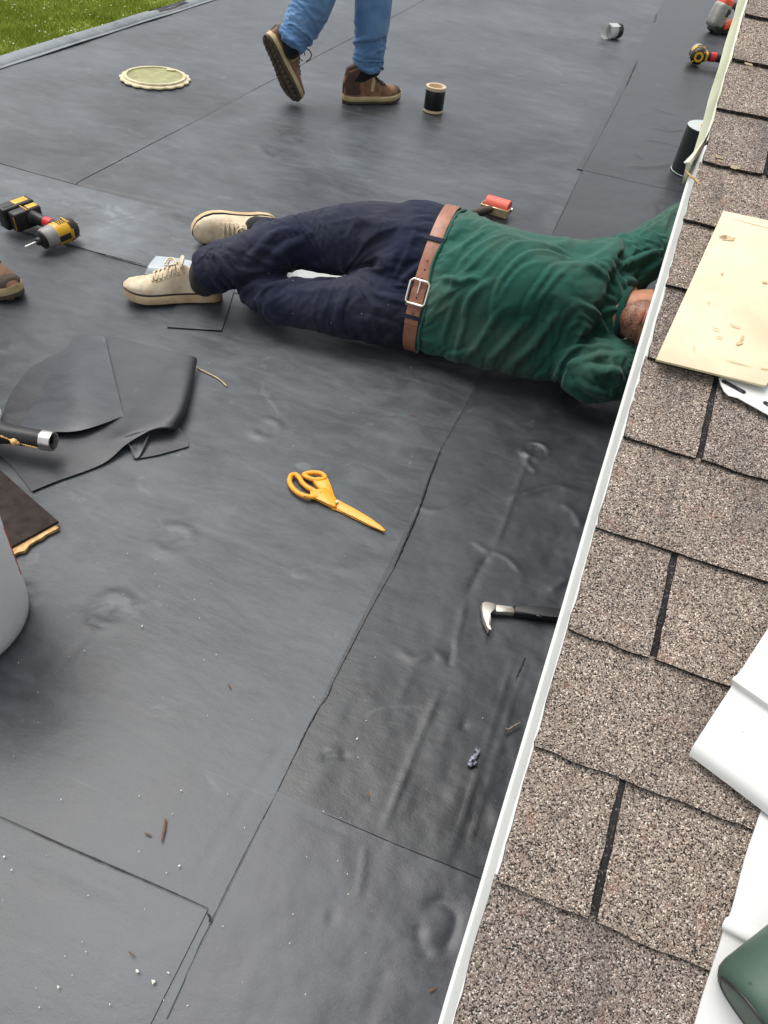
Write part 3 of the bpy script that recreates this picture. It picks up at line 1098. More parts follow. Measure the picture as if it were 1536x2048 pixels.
rake_strip('drip_edge', [(0.035, -0.0060), (-0.0025, -0.0058), (-0.0045, -0.0078), (-0.0095, -0.034), (-0.0125, -0.037), (-0.0120, -0.0385), (-0.0085, -0.0365), (-0.0030, -0.0095), (0.035, -0.0074)],
           2.6, N1, M['white_alu'], 0.0006)
rake_strip('drip_edge', [(0.035, -0.0060), (-0.002, -0.0062), (-0.004, -0.0085), (-0.0055, -0.020), (-0.0045, -0.020), (-0.0028, -0.009), (0.035, -0.0074)],
           N0, 2.6, M['white_alu'], 0.001)


def curl(a, j):
    t = max(0.0, (a - 2.05) / 0.85)
    if t <= 0:
        return (0, 0)
    w = min(1, j / 2.0) if j < 4 else min(1, (6 - j) / 2.0)
    return (-0.014 * t * t * (1.2 - w), -0.008 * t * t)


rake_strip('yellowed_trim', [(-0.0025, -0.004), (-0.0060, -0.006), (-0.0105, -0.034), (-0.0145, -0.044), (-0.0135, -0.045), (-0.0090, -0.034), (-0.0048, -0.009), (-0.0025, -0.0062)],
           N0, 2.95, M['yellow_vinyl'], 0.0010, 0.1, curl)
rake_strip('fascia_board', [(0.0, -0.026), (0.02, -0.026), (0.02, -0.15), (0.0, -0.15)], N0, N1, M['soffit'])
bm = bmesh.new()
ya, yb = rp(0, N1).y, rp(0, N0).y
za, zb = rp(0, N1, -0.03).z, rp(0, N0, -0.03).z
b_prism(bm, [Vector((WALL_X, ya, 0.0)), Vector((WALL_X, yb, 0.0)), Vector((WALL_X, yb, zb)), Vector((WALL_X, ya, za))], 0.15, 0, EX)
fin('wall', bm, M['wall'], house)
bm = bmesh.new()
b_box(bm, (3.6, 0.15, zb + 3.0), T(WALL_X + 1.95, yb - 0.08, (zb - 3.0) / 2), 0)
fin('gable_wall', bm, M['white_vinyl'], house)

# ------------------------------------------------------------------ loose things on the pitched roof
LIFT = 0.016
t = thing('cream_sheet', 'cream painted sheet with brown stains lying on the shingles', 'panel', on_roof(1445, 600, LIFT))
poly = [on_roof(1445, 425, LIFT), on_roof(1310, 722, 0.012), on_roof(1529, 775, LIFT), on_roof(1640, 640, LIFT), on_roof(1700, 480, LIFT)]
bm = bmesh.new()
b_prism(bm, poly, 0.0035, 0.0008, EN)
fin('panel', bm, M['cream'], t)
for cx, cy, w_, h_, an in ((1455, 476, 17, 5, 8), (1448, 474, 7, 6, 0), (1479, 686, 8, 3, -10), (1484, 676, 3, 8, 20), (1432, 657, 12, 1.0, 14), (1472, 652, 14, 1.2, 18),
                           (1440, 674, 8, .9, 14), (1475, 726, 34, .7, 15), (1530, 738, 9, 2, 12), (1418, 603, 3, 1.5, 0), (1444, 547, 3, 1.5, 0), (1530, 564, 7, 2, 10),
                           (1388, 694, 8, .6, 62), (1500, 447, 44, .7, 14)):
    pts = []
    for q in np.linspace(0, 2 * math.pi, 17)[:-1]:
        k = random.uniform(.65, 1.15)
        ex, ey = w_ * k * math.cos(q), h_ * k * math.sin(q)
        pts.append((cx + ex * math.cos(R(an)) - ey * math.sin(R(an)), cy + ex * math.sin(R(an)) + ey * math.cos(R(an))))
    bm = bmesh.new()
    b_prism(bm, [on_plane(x, y, RP0 + EN * (LIFT + 0.00345), EN) for x, y in pts], 0.00012, 0, EN)
    fin('stain', bm, M['stain'], t)
for (x, y) in ((1450, 500), (1480, 700), (1520, 560), (1350, 700)):       # battens that hold it off the shingles
    bm = bmesh.new()
    b_prism(bm, [on_roof(x - 12, y, 0.004), on_roof(x + 10, y, 0.004), on_roof(x + 8, y + 12, 0.004), on_roof(x - 14, y + 10, 0.004)], 0.009, 0, EN)
    fin('spacer', bm, M['raw_wood'], t)

t = thing('perforated_strip', 'white perforated vinyl strip sticking out below the cream sheet', 'trim', on_roof(1500, 800, 0.008))
A, B = on_roof(1437, 760, 0.008), on_roof(1700, 885, 0.008)
ax = (B - A).normalized()
ay = EN.cross(ax)
bm = bmesh.new()
outline = [(1437, 757), (1441, 770), (1447, 783), (1456, 792), (1475, 797), (1536, 831), (1640, 888), (1650, 830), (1540, 770), (1470, 745)]
fs = []
b_prism(bm, [on_roof(x, y, 0.008) for x, y in outline], 0.0012, 0, EN)
fin('strip', bm, M['white_vinyl'], t)
for (x0, y0), (x1, y1) in (((1446, 762), (1489, 785)), ((1529, 805), (1572, 828)), ((1612, 848), (1655, 871))):
    a, b = on_roof(x0, y0, 0.0094), on_roof(x1, y1, 0.0094)
    u = (b - a).normalized()
    v = EN.cross(u) * 0.0028
    ring = [a - v, a - u * .002, a + v, b + v, b + u * .002, b - v]
    bm = bmesh.new()
    b_prism(bm, ring, 0.0002, 0, EN)
    fin('slot', bm, M['underlay'], t)


def siding(name, label, edge, direction, length, lifts, m):
    """a vinyl siding offcut: `edge` = survey points along the cut end, swept along `direction`."""
    pts = [on_roof(x, y, l) for (x, y), l in zip(edge, lifts)]
    t = thing(name, label, 'siding', pts[0])
    rows = []
    for k in range(7):
        s = length * k / 6
        rows.append([p + direction * s + EN * (0.004 * math.sin(k * 0.9)) for p in pts])
    sheet('panel', rows, m, t, 0.0016, 4)
    return t, pts


da = (on_roof(1512, 1617, .02) - on_roof(1375, 1510, .02)).normalized()
t1, _ = siding('siding_piece', 'white vinyl siding offcut with a pointed lower corner lying on the shingles',
               [(1600, 1165), (1536, 1257), (1500, 1312), (1478, 1345), (1464, 1358), (1463, 1372), (1440, 1408), (1400, 1470), (1386, 1492), (1378, 1509)],
               da, 0.30, [.03, .03, .03, .03, .030, .022, .022, .022, .020, .012], M['white_vinyl'])
db = (on_roof(1536, 1905, .012) - on_roof(1445, 1855, .012)).normalized()
t2, _ = siding('siding_piece', 'long white vinyl siding offcut under the dark green case',
               [(1545, 1560), (1515, 1640), (1512, 1650), (1490, 1715), (1462, 1822), (1451, 1836), (1444, 1852), (1444, 1870), (1425, 1930), (1405, 1990), (1388, 2050), (1350, 2180)],
               db, 0.32, [.010, .010, .010, .010, .010, .012, .012, .006, .006, .006, .006, .006], M['white_vinyl'])
for tt in (t1, t2):
    tt['group'] = 'white siding offcuts on the shingles'
t = thing('green_bottle', 'dark green rounded cylinder lying on the white siding in the bottom right corner', 'bottle', on_roof(1500, 1960, 0.02))
gr = 0.037
gA, gB = on_roof(1428, 1934, gr * 1.2), on_roof(1540, 1846, gr * 1.2)
gax = (gB - gA).normalized()
gpe = EN.cross(gax)
if (pix(gA + gpe * .05) - pix(gA)).y < 0:
    gpe = -gpe
g0 = on_roof(1432, 1940, gr) + gpe * gr * .97
gm = frame(g0, EN, gax)
bm = bmesh.new()
b_lathe(bm, [(0, 0), (gr * .70, 0), (gr * .86, .002), (gr * .96, .007), (gr, .015), (gr, .10), (gr * .985, .102), (gr * .985, .105), (gr, .107), (gr, .19), (gr * .9, .20), (gr * .6, .225), (gr * .5, .23), (0, .23)], gm, 48)
fin('body', bm, M['green_case'], t, 40)
bm = bmesh.new()
b_lathe(bm, [(gr * .72, -.0006), (gr * .80, .0002), (gr * .80, .0014), (gr * .72, .0010)], gm, 48, True)
fin('base_ring', bm, M['blackp'], t)

# ------------------------------------------------------------------ loose things on the flat roof
ZM = 0.004          # top of the main membrane
ZS = 0.010          # top of the strip by the wall

# --- bucket lid
c = at(311, 159, ZM)
t = thing('bucket_lid', 'round yellowed bucket lid with a scalloped rim lying flat', 'bucket lid', c)
rl = 0.162
bm = bmesh.new()
n = 112
rings = []
for rr_, zz, sc_ in ((0, .014, 0), (rl * .80, .014, 0), (rl * .815, .020, 0), (rl * .90, .020, 0), (rl * .915, .012, .3), (rl * .985, .010, 1), (rl, .006, 1), (rl * .985, .0015, 1), (rl * .8, .001, 0)):
    if rr_ == 0:
        continue
    rings.append([bm.verts.new(c + Vector(((rr_ + sc_ * .011 * abs(math.sin(9 * a)) - sc_ * .003) * math.cos(a), (rr_ + sc_ * .011 * abs(math.sin(9 * a)) - sc_ * .003) * math.sin(a), zz))) for a in np.linspace(0, 2 * math.pi, n + 1)[:-1]])
for a_, b_ in zip(rings[1:-1], rings[2:]):
    for k in range(n):
        bm.faces.new((a_[k], a_[(k + 1) % n], b_[(k + 1) % n], b_[k]))
bm.faces.new(rings[-1])
fin('rim', bm, M['lid'], t)
bm = bmesh.new()
b_lathe(bm, [(0, .0155), (rl * .30, .0150), (rl * .78, .0135), (rl * .815, .0185), (rl * .815, .010), (0, .010)], Matrix.Translation(c), 56)
fin('centre', bm, M['lid_in'], t)
e = at(342, 140, ZM + .016)
bm = bmesh.new()
b_box(bm, (.040, .030, .006), Matrix.Translation((e.x, e.y, ZM + .017)) @ Matrix.Rotation(R(20), 4, 'Z'), .002)
fin('pull_tab', bm, M['lid'], t)

# --- upright roll of black tape on a pale core
c = at(866, 222, ZM)
t = thing('tape_roll', 'upright roll of black tape on a pale wooden core near the walking man', 'tape roll', c)
rc = rad(19.5, c)
hc = 0.112
bm = bmesh.new()
b_lathe(bm, [(rc * .72, 0), (rc, 0), (rc, .010), (rc * .985, .012), (rc * .985, hc - .016), (rc * 1.03, hc - .014), (rc * 1.03, hc - .001), (rc * 1.0, hc), (rc * .76, hc), (rc * .72, hc - .003)], Matrix.Translation(c), 40, True)
fin('core', bm, M['paper_core'], t)
bm = bmesh.new()
b_lathe(bm, [(rc * .985, .012), (rc * 1.0, .013), (rc * 1.0, hc - .018), (rc * .985, hc - .016)], Matrix.Translation(c), 40, True)
fin('tape', bm, M['black_tape'], t)

# --- small roll on its side with loose clear liner
c = at(1208, 78, ZM)
t = thing('tape_roll', 'small roll of tape lying on its side with clear liner coming loose', 'tape roll', c)
axd = Vector((.62, .78, 0)).normalized()
rs_ = 0.046
mx = frame(c + Vector((0, 0, rs_)) + axd * 0.055, axd.cross(Vector((0, 0, 1))), axd)
bm = bmesh.new()
b_lathe(bm, [(rs_ * .86, 0), (rs_, 0), (rs_, .07), (rs_ * .86, .07)], mx, 36, True)
fin('tape', bm, M['black_tape'], t)
bm = bmesh.new()
b_lathe(bm, [(rs_ * .83, -.002), (rs_ * .90, -.002), (rs_ * .90, .073), (rs_ * .83, .073)], mx, 36, True)
fin('core', bm, M['release'], t)
rows = []
for v_ in (-0.055, -0.028, 0.0, 0.02):
    row = []
    for k in range(15):
        a = R(-70) + R(395) * k / 14
        rr_ = rs_ * (1.04 + 0.02 * math.sin(k)) * (1 + (0.35 if k == 14 else 0.08 if k == 13 else 0))
        p = mx @ Vector((rr_ * math.cos(a), rr_ * math.sin(a), v_))
        p.z = max(p.z, ZM + .001)
        row.append(p)
    rows.append(row)
sheet('loose_liner', rows, M['clear_tape'], t, .0012, 3)

# --- big standing roll of flashing
c = at(1384, 344, ZS)
t = thing('flashing_roll', 'tall black roll of flashing with pale liner rings standing beside the roof edge', 'flashing roll', c)
rf = rad(41, c)
hf = 0.185
bm = bmesh.new()
b_lathe(bm, [(rf * .42, .002), (rf, .002), (rf, hf), (rf * .97, hf + .001), (rf * .42, hf + .001)], Matrix.Translation(c), 48, True)
fin('roll', bm, M['black_tape'], t)
bm = bmesh.new()
b_lathe(bm, [(rf * .50, hf), (rf * .985, hf), (rf * 1.01, hf + .004), (rf * .98, hf + .006), (rf * .50, hf + .005)], Matrix.Translation(c), 48, True)
fin('liner_end', bm, M['release'], t)
bm = bmesh.new()
b_lathe(bm, [(rf * .42, .003), (rf * .50, .003), (rf * .50, hf + .006), (rf * .42, hf + .006)], Matrix.Translation(c), 32, True)
fin('core', bm, M['paper_core'], t)
bm = bmesh.new()
b_lathe(bm, [(rf * .9, 0.0), (rf * 1.03, 0.0), (rf * 1.03, .002), (rf * .9, .004)], Matrix.Translation(c), 48, True)
fin('liner_foot', bm, M['release'], t)
bm = bmesh.new()
g0 = at(1372, 350, .06)
b_tube(bm, [rp(.004, 3.37, .0), rp(-.004, 3.33, .003), rp(-.012, 3.29, .003), rp(-.022, 3.22, .004)], [.0012, .0018, .0014, .0006], 6)
tag(fin('wood_splinter', bm, M['raw_wood']), 'pale splinter stuck to the white roof edge above the big black roll', 'splinter')

# --- seam roller behind the lying man
c = at(993, 425, ZM)
t = thing('seam_roller', 'seam roller with coral red silicone wheel and dark handle behind the lying man', 'roller', c)
ra, rb = at(966, 408, .03), at(1020, 424, .03)
ra.z = rb.z = ZM + .030
dx_ = (rb - ra).normalized()
per = Vector((0, 0, 1)).cross(dx_)             # away from camera or towards
if per.y < 0:
    per = -per
Lr = (rb - ra).length
bm = bmesh.new()
b_cyl(bm, .030, Lr * .86, frame(ra + dx_ * Lr * .07 + per * .012, Vector((0, 0, 1)), dx_), 32, bev=.003)
fin('wheel', bm, M['silicone'], t)
bm = bmesh.new()
for s_ in (0.0, Lr - .004):
    b_box(bm, (.004, .050, .026), frame(ra + dx_ * (s_ + .002) - per * .006 - Vector((0, 0, .004)), dx_, Vector((0, 0, 1))), .001, 1)
b_box(bm, (Lr, .005, .030), frame(ra + dx_ * Lr / 2 - per * .030 - Vector((0, 0, .006)), dx_, Vector((0, 0, 1))), .0015, 1)
fin('bracket', bm, M['brass'], t)
bm = bmesh.new()
b_cyl(bm, .007, .008, frame(rb + per * .012 - dx_ * .002, Vector((0, 0, 1)), dx_), 16)
fin('axle_nut', bm, M['nickel'], t)
h0 = ra + dx_ * Lr * .42 - per * .03
h1 = at(938, 428, .03)
h1.z = .028
hd = (h1 - h0).normalized()
bm = bmesh.new()
b_tube(bm, [h0, h0 + hd * .02, h0 + hd * .05, h0 + hd * .09, h0 + hd * .13, h0 + hd * .14], [.010, .016, .017, .015, .017, .010], 16)
fin('handle', bm, mat('dark_wood_handle', (0.075, 0.052, 0.04), rough=0.6), t)


# --- cordless impact driver (two of them): X = towards the nose, Z = away from the battery, lying on its side
def impact_driver(label, origin, nose, up_handle):
    x = Vector(nose).normalized()
    z = (Vector(up_handle) - x * Vector(up_handle).dot(x)).normalized()
    mx = frame(origin, x, z)
    t = bpy.data.objects.new('impact_driver', None)
    COL.objects.link(t)
    t.matrix_world = mx
    tag(t, label, 'impact driver', 'yellow and black impact drivers on the roof')
    L = True
    AX = Matrix.Rotation(R(90), 4, 'Y')
    bm = bmesh.new()
    b_lathe(bm, [(0, -.062), (.020, -.061), (.030, -.055), (.0335, -.040), (.034, -.004), (.032, .010), (0, .010)], AX, 28)
    b_box(bm, (.06, .036, .04), T(-.028, 0, -.022), .008, 3)
    fin('motor_housing', bm, M['yellow'], t, local=L)
    bm = bmesh.new()
    b_lathe(bm, [(0, -.072), (.022, -.071), (.031, -.064), (.0345, -.050), (.0345, -.040), (.030, -.038), (0, -.038)], AX, 28)
    for s in (-1, 1):
        for k in range(4):
            b_box(bm, (.003, .004, .022), T(-.034 + k * .007, s * .0335, 0), .001, 1)
    b_box(bm, (.040, .020, .004), T(-.012, 0, .0335), .0015, 1)
    fin('rear_cap', bm, M['blackp'], t, local=L)
    bm = bmesh.new()
    for s in (-1, 1):
        b_box(bm, (.004, .003, .040), T(-.0415, s * .0335, 0), .001, 1)
    b_box(bm, (.004, .034, .003), T(-.0415, 0, .0335), .001, 1)
    fin('trim_line', bm, M['yellow'], t, local=L)
    bm = bmesh.new()
    b_lathe(bm, [(.011, -.0722), (.020, -.0718), (.020, -.0728), (.011, -.0732)], AX, 24, True)
    for k in range(4):
        b_box(bm, (.0015, .012, .004), Matrix.Rotation(R(45 + 90 * k), 4, 'X') @ T(-.0690, .0262, 0), .0005, 1)
    fin('rear_badge', bm, M['yellow'], t, local=L)
    bm = bmesh.new()
    b_lathe(bm, [(0, .008), (.0325, .008), (.0335, .013), (.031, .040), (.0265, .047), (0, .047)], AX, 28)
    fin('gear_nose', bm, M['greyp'], t, local=L)
    bm = bmesh.new()
    b_lathe(bm, [(0, .046), (.0275, .046), (.0275, .051), (.021, .056), (.012, .057), (.012, .066), (.009, .070), (0, .070)], AX, 24)
    fin('nose_ring', bm, M['blackp'], t, local=L)
    bm = bmesh.new()
    b_cyl(bm, .0035, .042, T(.068, 0, 0) @ AX, 6, r2=.0026, bev=.0006)
    fin('driver_bit', bm, M['steel'], t, local=L)
    hp = [(-.030, 0, -.026), (-.026, 0, -.055), (-.020, 0, -.085), (-.016, 0, -.112), (-.010, 0, -.128)]
    bm = bmesh.new()
    b_tube(bm, hp, [.019, .0175, .0175, .020, .028], 16, flat=.92)
    b_box(bm, (.010, .012, .030), T(-.004, 0, -.048), .003, 2)
    fin('grip', bm, M['blackp'], t, local=L)
    bm = bmesh.new()
    b_tube(bm, [(-.0265, 0, -.052), (-.024, 0, -.064), (-.021, 0, -.078)], [.0188, .0192, .0190], 16, flat=.94)
    fin('red_band', bm, M['redp'], t, local=L)
    bm = bmesh.new()
    b_box(bm, (.098, .060, .036), T(0.004, 0, -.140), .007, 3)
    fin('battery_foot', bm, M['blackp'], t, local=L)
    bm = bmesh.new()
    for s in (-1, 1):
        b_box(bm, (.034, .003, .022), T(-.022, s * .0302, -.140), .0012, 2)
        b_box(bm, (.004, .0035, .038), T(0.004, s * .0302, -.142), .001, 1)
    b_box(bm, (.003, .046, .003), T(.052, 0, -.128), .001, 1)
    fin('yellow_panel', bm, M['yellow'], t, local=L)
    bm = bmesh.new()
    b_box(bm, (.112, .070, .044), T(0.008, 0, -.180), .007, 3)
    b_box(bm, (.050, .073, .010), T(0.030, 0, -.172), .002, 1)
    fin('battery', bm, M['blackp'], t, local=L)
    for s in (-1, 1):
        bm = bmesh.new()
        b_box(bm, (.050, .003, .026), T(-.010, s * .0352, -.180), .0012, 2)
        fin('battery_label', bm, M['yellow'], t, local=L)
    bm = bmesh.new()
    b_box(bm, (.094, .052, .003), T(0.008, 0, -.2025), .001, 1)
    fin('battery_base', bm, M['greyp'], t, local=L)
    bm = bmesh.new()
    b_box(bm, (.030, .044, .003), T(0.036, 0, -.2030), .001, 1)
    fin('red_sticker', bm, M['redp'], t, local=L)
    return t


o = at(112, 470, .040)
o.z = .042
nose = at(72, 487, .04) - at(148, 460, .04)
hv = at(108, 466, .04) - at(30, 430, .045)
nose.z = -0.006
hv.z = -.01
impact_driver('yellow and black impact driver with red band lying at the left edge of the roof', o, nose, hv)
o = at(1392, 117, .045)
o.z = .05
nose = Vector((-.12, 1, 0))
hv = at(1390, 117, .05) - at(1440, 121, .05)
hv.z = 0
t = impact_driver('yellow and black impact driver half hidden under the roof edge', o + Vector((0, .05, .015)), nose, hv)
t.matrix_world = t.matrix_world @ Matrix.Scale(1.45, 4)

# --- grey and orange-red power tool far right
c = at(1429, 66, ZS)
t = thing('power_tool', 'grey and orange red power tool half hidden by the far roof edge', 'power tool', c)
vx = (at(1470, 62, ZS) - at(1410, 62, ZS)).normalized()
mx = frame(c, vx, Vector((0, 0, 1)))
u = rad(10, c)
bm = bmesh.new()
b_box(bm, (u * 3.0, u * 3.0, u * 4.2), mx @ T(-u * .6, 0, u * 3.0) @ Matrix.Rotation(R(14), 4, 'Y'), u * .8, 4)
fin('housing', bm, M['greyp'], t, 60)
bm = bmesh.new()
b_box(bm, (u * 2.5, u * 2.5, u * 1.7), mx @ T(0, 0, u * 5.0) @ Matrix.Rotation(R(14), 4, 'Y'), u * .5, 3)
b_box(bm, (u * 3.4, u * 1.8, u * 1.1), mx @ T(u * 2.0, -u * .9, u * 1.7) @ Matrix.Rotation(R(-14), 4, 'Y'), u * .3, 2)
fin('orange_shell', bm, M['redorange'], t, 60)
bm = bmesh.new()
b_box(bm, (u * 2.4, u * 2.4, u * 2.0), mx @ T(-u * .3, -u * .2, u * 1.0) @ Matrix.Rotation(R(30), 4, 'Y'), u * .3, 2)
b_box(bm, (u * 7, u * 3, u * 1.6), mx @ T(u * 4.2, 0, u * .8), u * .3, 2)
b_tube(bm, [mx @ Vector((u * .8, 0, u * 4.4)), mx @ Vector((u * 3, 0, u * 4.6)), mx @ Vector((u * 5, 0, u * 3.2)), mx @ Vector((u * 6.4, 0, u * 1.2))], [u * .5, u * .6, u * .7, u * .8], 10)
for k in range(4):
    b_box(bm, (u * .3, u * .2, u * 1.2), mx @ T(-u * 1.4 + k * u * .5, -u * 1.3, u * .9), .001, 1)
fin('black_base', bm, M['blackp'], t)
bm = bmesh.new()
b_box(bm, (u * .7, u * .12, u * 1.3), mx @ T(u * .1, -u * 1.50, u * 3.6) @ Matrix.Rotation(R(14), 4, 'Y'), .0008, 1)
b_box(bm, (u * .16, u * .14, u * .5), mx @ T(u * .6, -u * 1.50, u * 3.6) @ Matrix.Rotation(R(14), 4, 'Y'), .0006, 1)
fin('black_mark', bm, M['blackp'], t)


# --- scissors (outline surveyed from a 230 px wide detail)
def sc_pt(x, y, z=0.010):
    return at(560 + x * 0.14974, 930 + y * 0.14974, z)


c = sc_pt(560, 400, ZM)
t = thing('scissors', 'orange handled scissors lying open on the black membrane', 'scissors', c)
bm = bmesh.new()
b_tube(bm, smooth_poly([sc_pt(*p, .011) for p in ((128, 190), (150, 140), (205, 128), (252, 165), (300, 240), (385, 310), (470, 350), (540, 385))], 5), [.0058] * 36, 10)
b_tube(bm, smooth_poly([sc_pt(*p, .012) for p in ((128, 190), (135, 250), (185, 325), (270, 390), (380, 425), (500, 425))], 5), [.0060] * 26, 10)
b_prism(bm, [sc_pt(*p, .006) for p in ((400, 375), (520, 365), (600, 330), (700, 420), (745, 470), (745, 590), (700, 580), (610, 540), (480, 470), (400, 450))], .009, .002)
fin('large_handle', bm, M['orange'], t, 50)
bm = bmesh.new()
b_tube(bm, smooth_poly([sc_pt(*p, .011) for p in ((310, 130), (380, 108), (470, 102), (560, 118), (605, 165), (570, 190), (500, 198), (430, 190), (370, 170))], 5), [.0056] * 41, 10, closed=True)
b_prism(bm, [sc_pt(*p, .004) for p in ((405, 200), (500, 205), (600, 190), (632, 190), (668, 290), (706, 390), (735, 455), (640, 480), (560, 380), (480, 300))], .009, .002)
fin('small_handle', bm, M['orange'], t, 50)
bm = bmesh.new()
b_prism(bm, [sc_pt(*p, .006) for p in ((730, 455), (800, 490), (830, 510), (1000, 600), (1200, 720), (1340, 820), (1408, 882), (1395, 893), (1365, 888), (1200, 815), (1000, 712), (850, 640), (760, 592))], .0035, .0008)
fin('upper_blade', bm, M['orange'], t)
bm = bmesh.new()
b_prism(bm, [sc_pt(*p, .003) for p in ((620, 540), (720, 480), (800, 520), (1000, 625), (1200, 745), (1370, 868), (1365, 884), (1200, 824), (1000, 728), (850, 655), (745, 606), (700, 600), (690, 585))], .0028, .0006)
fin('lower_blade', bm, mat('dull_orange_blade', (0.86, 0.40, 0.06), (0.90, 0.47, 0.11), rough=.45, scale=60), t)
bm = bmesh.new()
b_cyl(bm, .0052, .006, Matrix.Translation(sc_pt(748, 512, .0085)), 20, bev=.001)
fin('pivot_screw', bm, M['steel'], t)
bm = bmesh.new()
b_box(bm, (.007, .0012, .001), frame(sc_pt(748, 512, .0145), at(100, 0, 0) - at(0, 60, 0), (0, 0, 1)), 0)
fin('screw_slot', bm, M['blackp'], t)
bm = bmesh.new()
for p in ((330, 415), (345, 428), (360, 412), (378, 420), (395, 415)):
    q = sc_pt(*p, .0165)
    b_box(bm, (.0028, .0018, .0009), Matrix.Translation(q) @ Matrix.Rotation(random.random() * 3, 4, 'Z'), .0003, 1)
fin('tar_fleck', bm, M['caulk'], t)


# --- nail puller
def np_pt(x, y, z):
    return at(930 + x * .18553, 1180 + y * .18553, z)


c = np_pt(300, 260, ZS)
t = thing('nail_puller', 'nail puller with a bare steel claw and black grip on the strip by the eave', 'nail puller', c)
z0 = .014
bm = bmesh.new()
b_prism(bm, [np_pt(*p, z0) for p in ((168, 178), (185, 160), (235, 163), (322, 180), (326, 262), (266, 250), (262, 290), (268, 360), (274, 425), (264, 436), (250, 420), (255, 468), (242, 468), (222, 420), (196, 372), (180, 310), (172, 240))], .012, .003)
fin('claw', bm, M['worn_steel'], t, 50)
bm = bmesh.new()
b_prism(bm, [np_pt(*p, z0 + .001) for p in ((322, 184), (500, 206), (524, 236), (524, 276), (326, 262))], .010, .002)
fin('shank', bm, M['worn_steel'], t, 50)
bm = bmesh.new()
b_prism(bm, [np_pt(*p, z0 - .002) for p in ((516, 200), (700, 214), (1010, 246), (1500, 300), (1500, 400), (1000, 344), (700, 312), (516, 286))], .015, .004)
b_box(bm, (.012, .004, .002), Matrix.Translation(np_pt(800, 280, z0 + .0135)), .0006, 1)
fin('grip', bm, M['blackp'], t, 50)

# --- nails
def nail(p0, p1, z, label, r=.0019):
    a, b = at(*p0, z), at(*p1, z)
    t = thing('nail', label, 'nail', a)
    d = (b - a).normalized()
    L = (b - a).length
    bm = bmesh.new()
    b_lathe(bm, [(0, 0), (r, .0005), (r * 1.05, L * .5), (r * .95, L * .8), (0, L)], frame(a + Vector((0, 0, r)), Vector((0, 0, 1)), d + Vector((0, 0, -.04))), 10)
    fin('shank', bm, M['rust'], t)
    bm = bmesh.new()
    b_cyl(bm, r * 2.9, .0016, frame(a + Vector((0, 0, r)) - d * .001, Vector((0, 0, 1)), d), 16, bev=.0004)
    fin('head', bm, M['rust'], t)


nail((1013, 1462), (1046, 1443), ZS + .004, 'short rusty roofing nail near the eave below the nail puller')

# --- twigs and litter
def twig(pts, r, z, label, name='twig'):
    bm = bmesh.new()
    Q = smooth_poly([at(x, y, z + r) for x, y in pts], 3)
    b_tube(bm, Q, [.72 * r * (0.5 + .5 * math.sin(math.pi * (i + .5) / len(Q))) for i in range(len(Q))], 6, flat=.6)
    tag(fin(name, bm, M['twig']), label, 'twig', 'dry brown litter on the membrane')


twig([(331, 1637), (329, 1655), (323, 1683)], .0026, ZM, 'largest dry brown twig left of the seams near the bottom')
twig([(289, 1666), (302, 1671)], .0017, ZM, 'short brown crumb beside the largest twig')
twig([(258, 1904), (268, 1911)], .0016, ZM + .004, 'small dark twig in the lower left corner')
twig([(858, 1984), (874, 1974)], .0017, ZS, 'small tan twig on the patch at the bottom edge')
twig([(736, 1584), (739, 1594)], .0016, ZS, 'small rusty crumb on the strip above the patch')
twig([(456, 1367), (462, 1376)], .0015, ZM, 'tiny orange brown crumb in the middle of the membrane')
twig([(820, 829), (832, 828)], .0018, ZM, 'thin rusty brown stick right of the scissors handles and below the shirt')
# tan cord
bm = bmesh.new()
Q = smooth_poly([at(x, y, ZM + .002) for x, y in ((394, 733), (399, 738), (415, 746), (433, 755), (444, 763), (453, 772))], 4)
b_tube(bm, Q, [.0018] * len(Q), 6)
tag(fin('cord', bm, M['cord']), 'short piece of tan cord lying beside the folded membrane scrap', 'cord')
# gel blob
c = at(948, 1515, ZS)
Q = smooth_poly([at(x, y, ZS + .003) for x, y in ((956, 1497), (954, 1508), (946, 1516), (940, 1528), (950, 1526), (954, 1524))], 4)
bm = bmesh.new()
b_tube(bm, Q, [0.0042 * (0.55 + 0.6 * abs(math.sin(i * .55 + 1.0))) for i in range(len(Q))], 8, flat=.55)
tag(fin('sealant_smear', bm, M['sealant']), 'glossy dark smear of sealant on the strip below the nail', 'sealant')
# pale chips, too many to count
bm = bmesh.new()
for k in range(130):
    if k < 75:
        p = at(random.uniform(0, 760), random.uniform(1100, 2040), ZM + .002)
    else:
        p = Vector((random.uniform(-2.6, .3), random.uniform(.5, 5.0), ZM + .004))
    s = random.uniform(.0006, .0013)
    if random.random() < .05:
        s *= 1.8
    b_box(bm, (s * random.uniform(1, 2), s, s * .5), Matrix.Translation(p + Vector((0, 0, .001))) @ Matrix.Rotation(random.random() * 6, 4, 'Z'), 0)
tag(fin('debris', bm, M['chip']), 'tiny pale chips of grit scattered over the membrane', 'grit', kind='stuff')
for pts, lb in (([(269, 1936), (278, 1938), (281, 1946), (271, 1948)], 'pale flake near the bottom left, upper of the loose flakes'),
                ([(300, 1957), (312, 1958), (314, 1966), (303, 1972)], 'largest pale flake near the bottom left'),
                ([(114, 1968), (121, 1972), (118, 1980), (113, 1977)], 'pale yellow flake in the bottom left corner'),
                ([(329, 1942), (342, 1944), (338, 1950)], 'thin pale flake right of the others near the bottom left')):
    bm = bmesh.new()
    mx_, my_ = sum(p[0] for p in pts) / len(pts), sum(p[1] for p in pts) / len(pts)
    b_prism(bm, [at(mx_ + (x - mx_) * .6, my_ + (y - my_) * .6, ZM + .004) for x, y in pts], .001, .0003)
    tag(fin('flake', bm, M['chip']), lb, 'flake', 'pale flakes on the membrane')

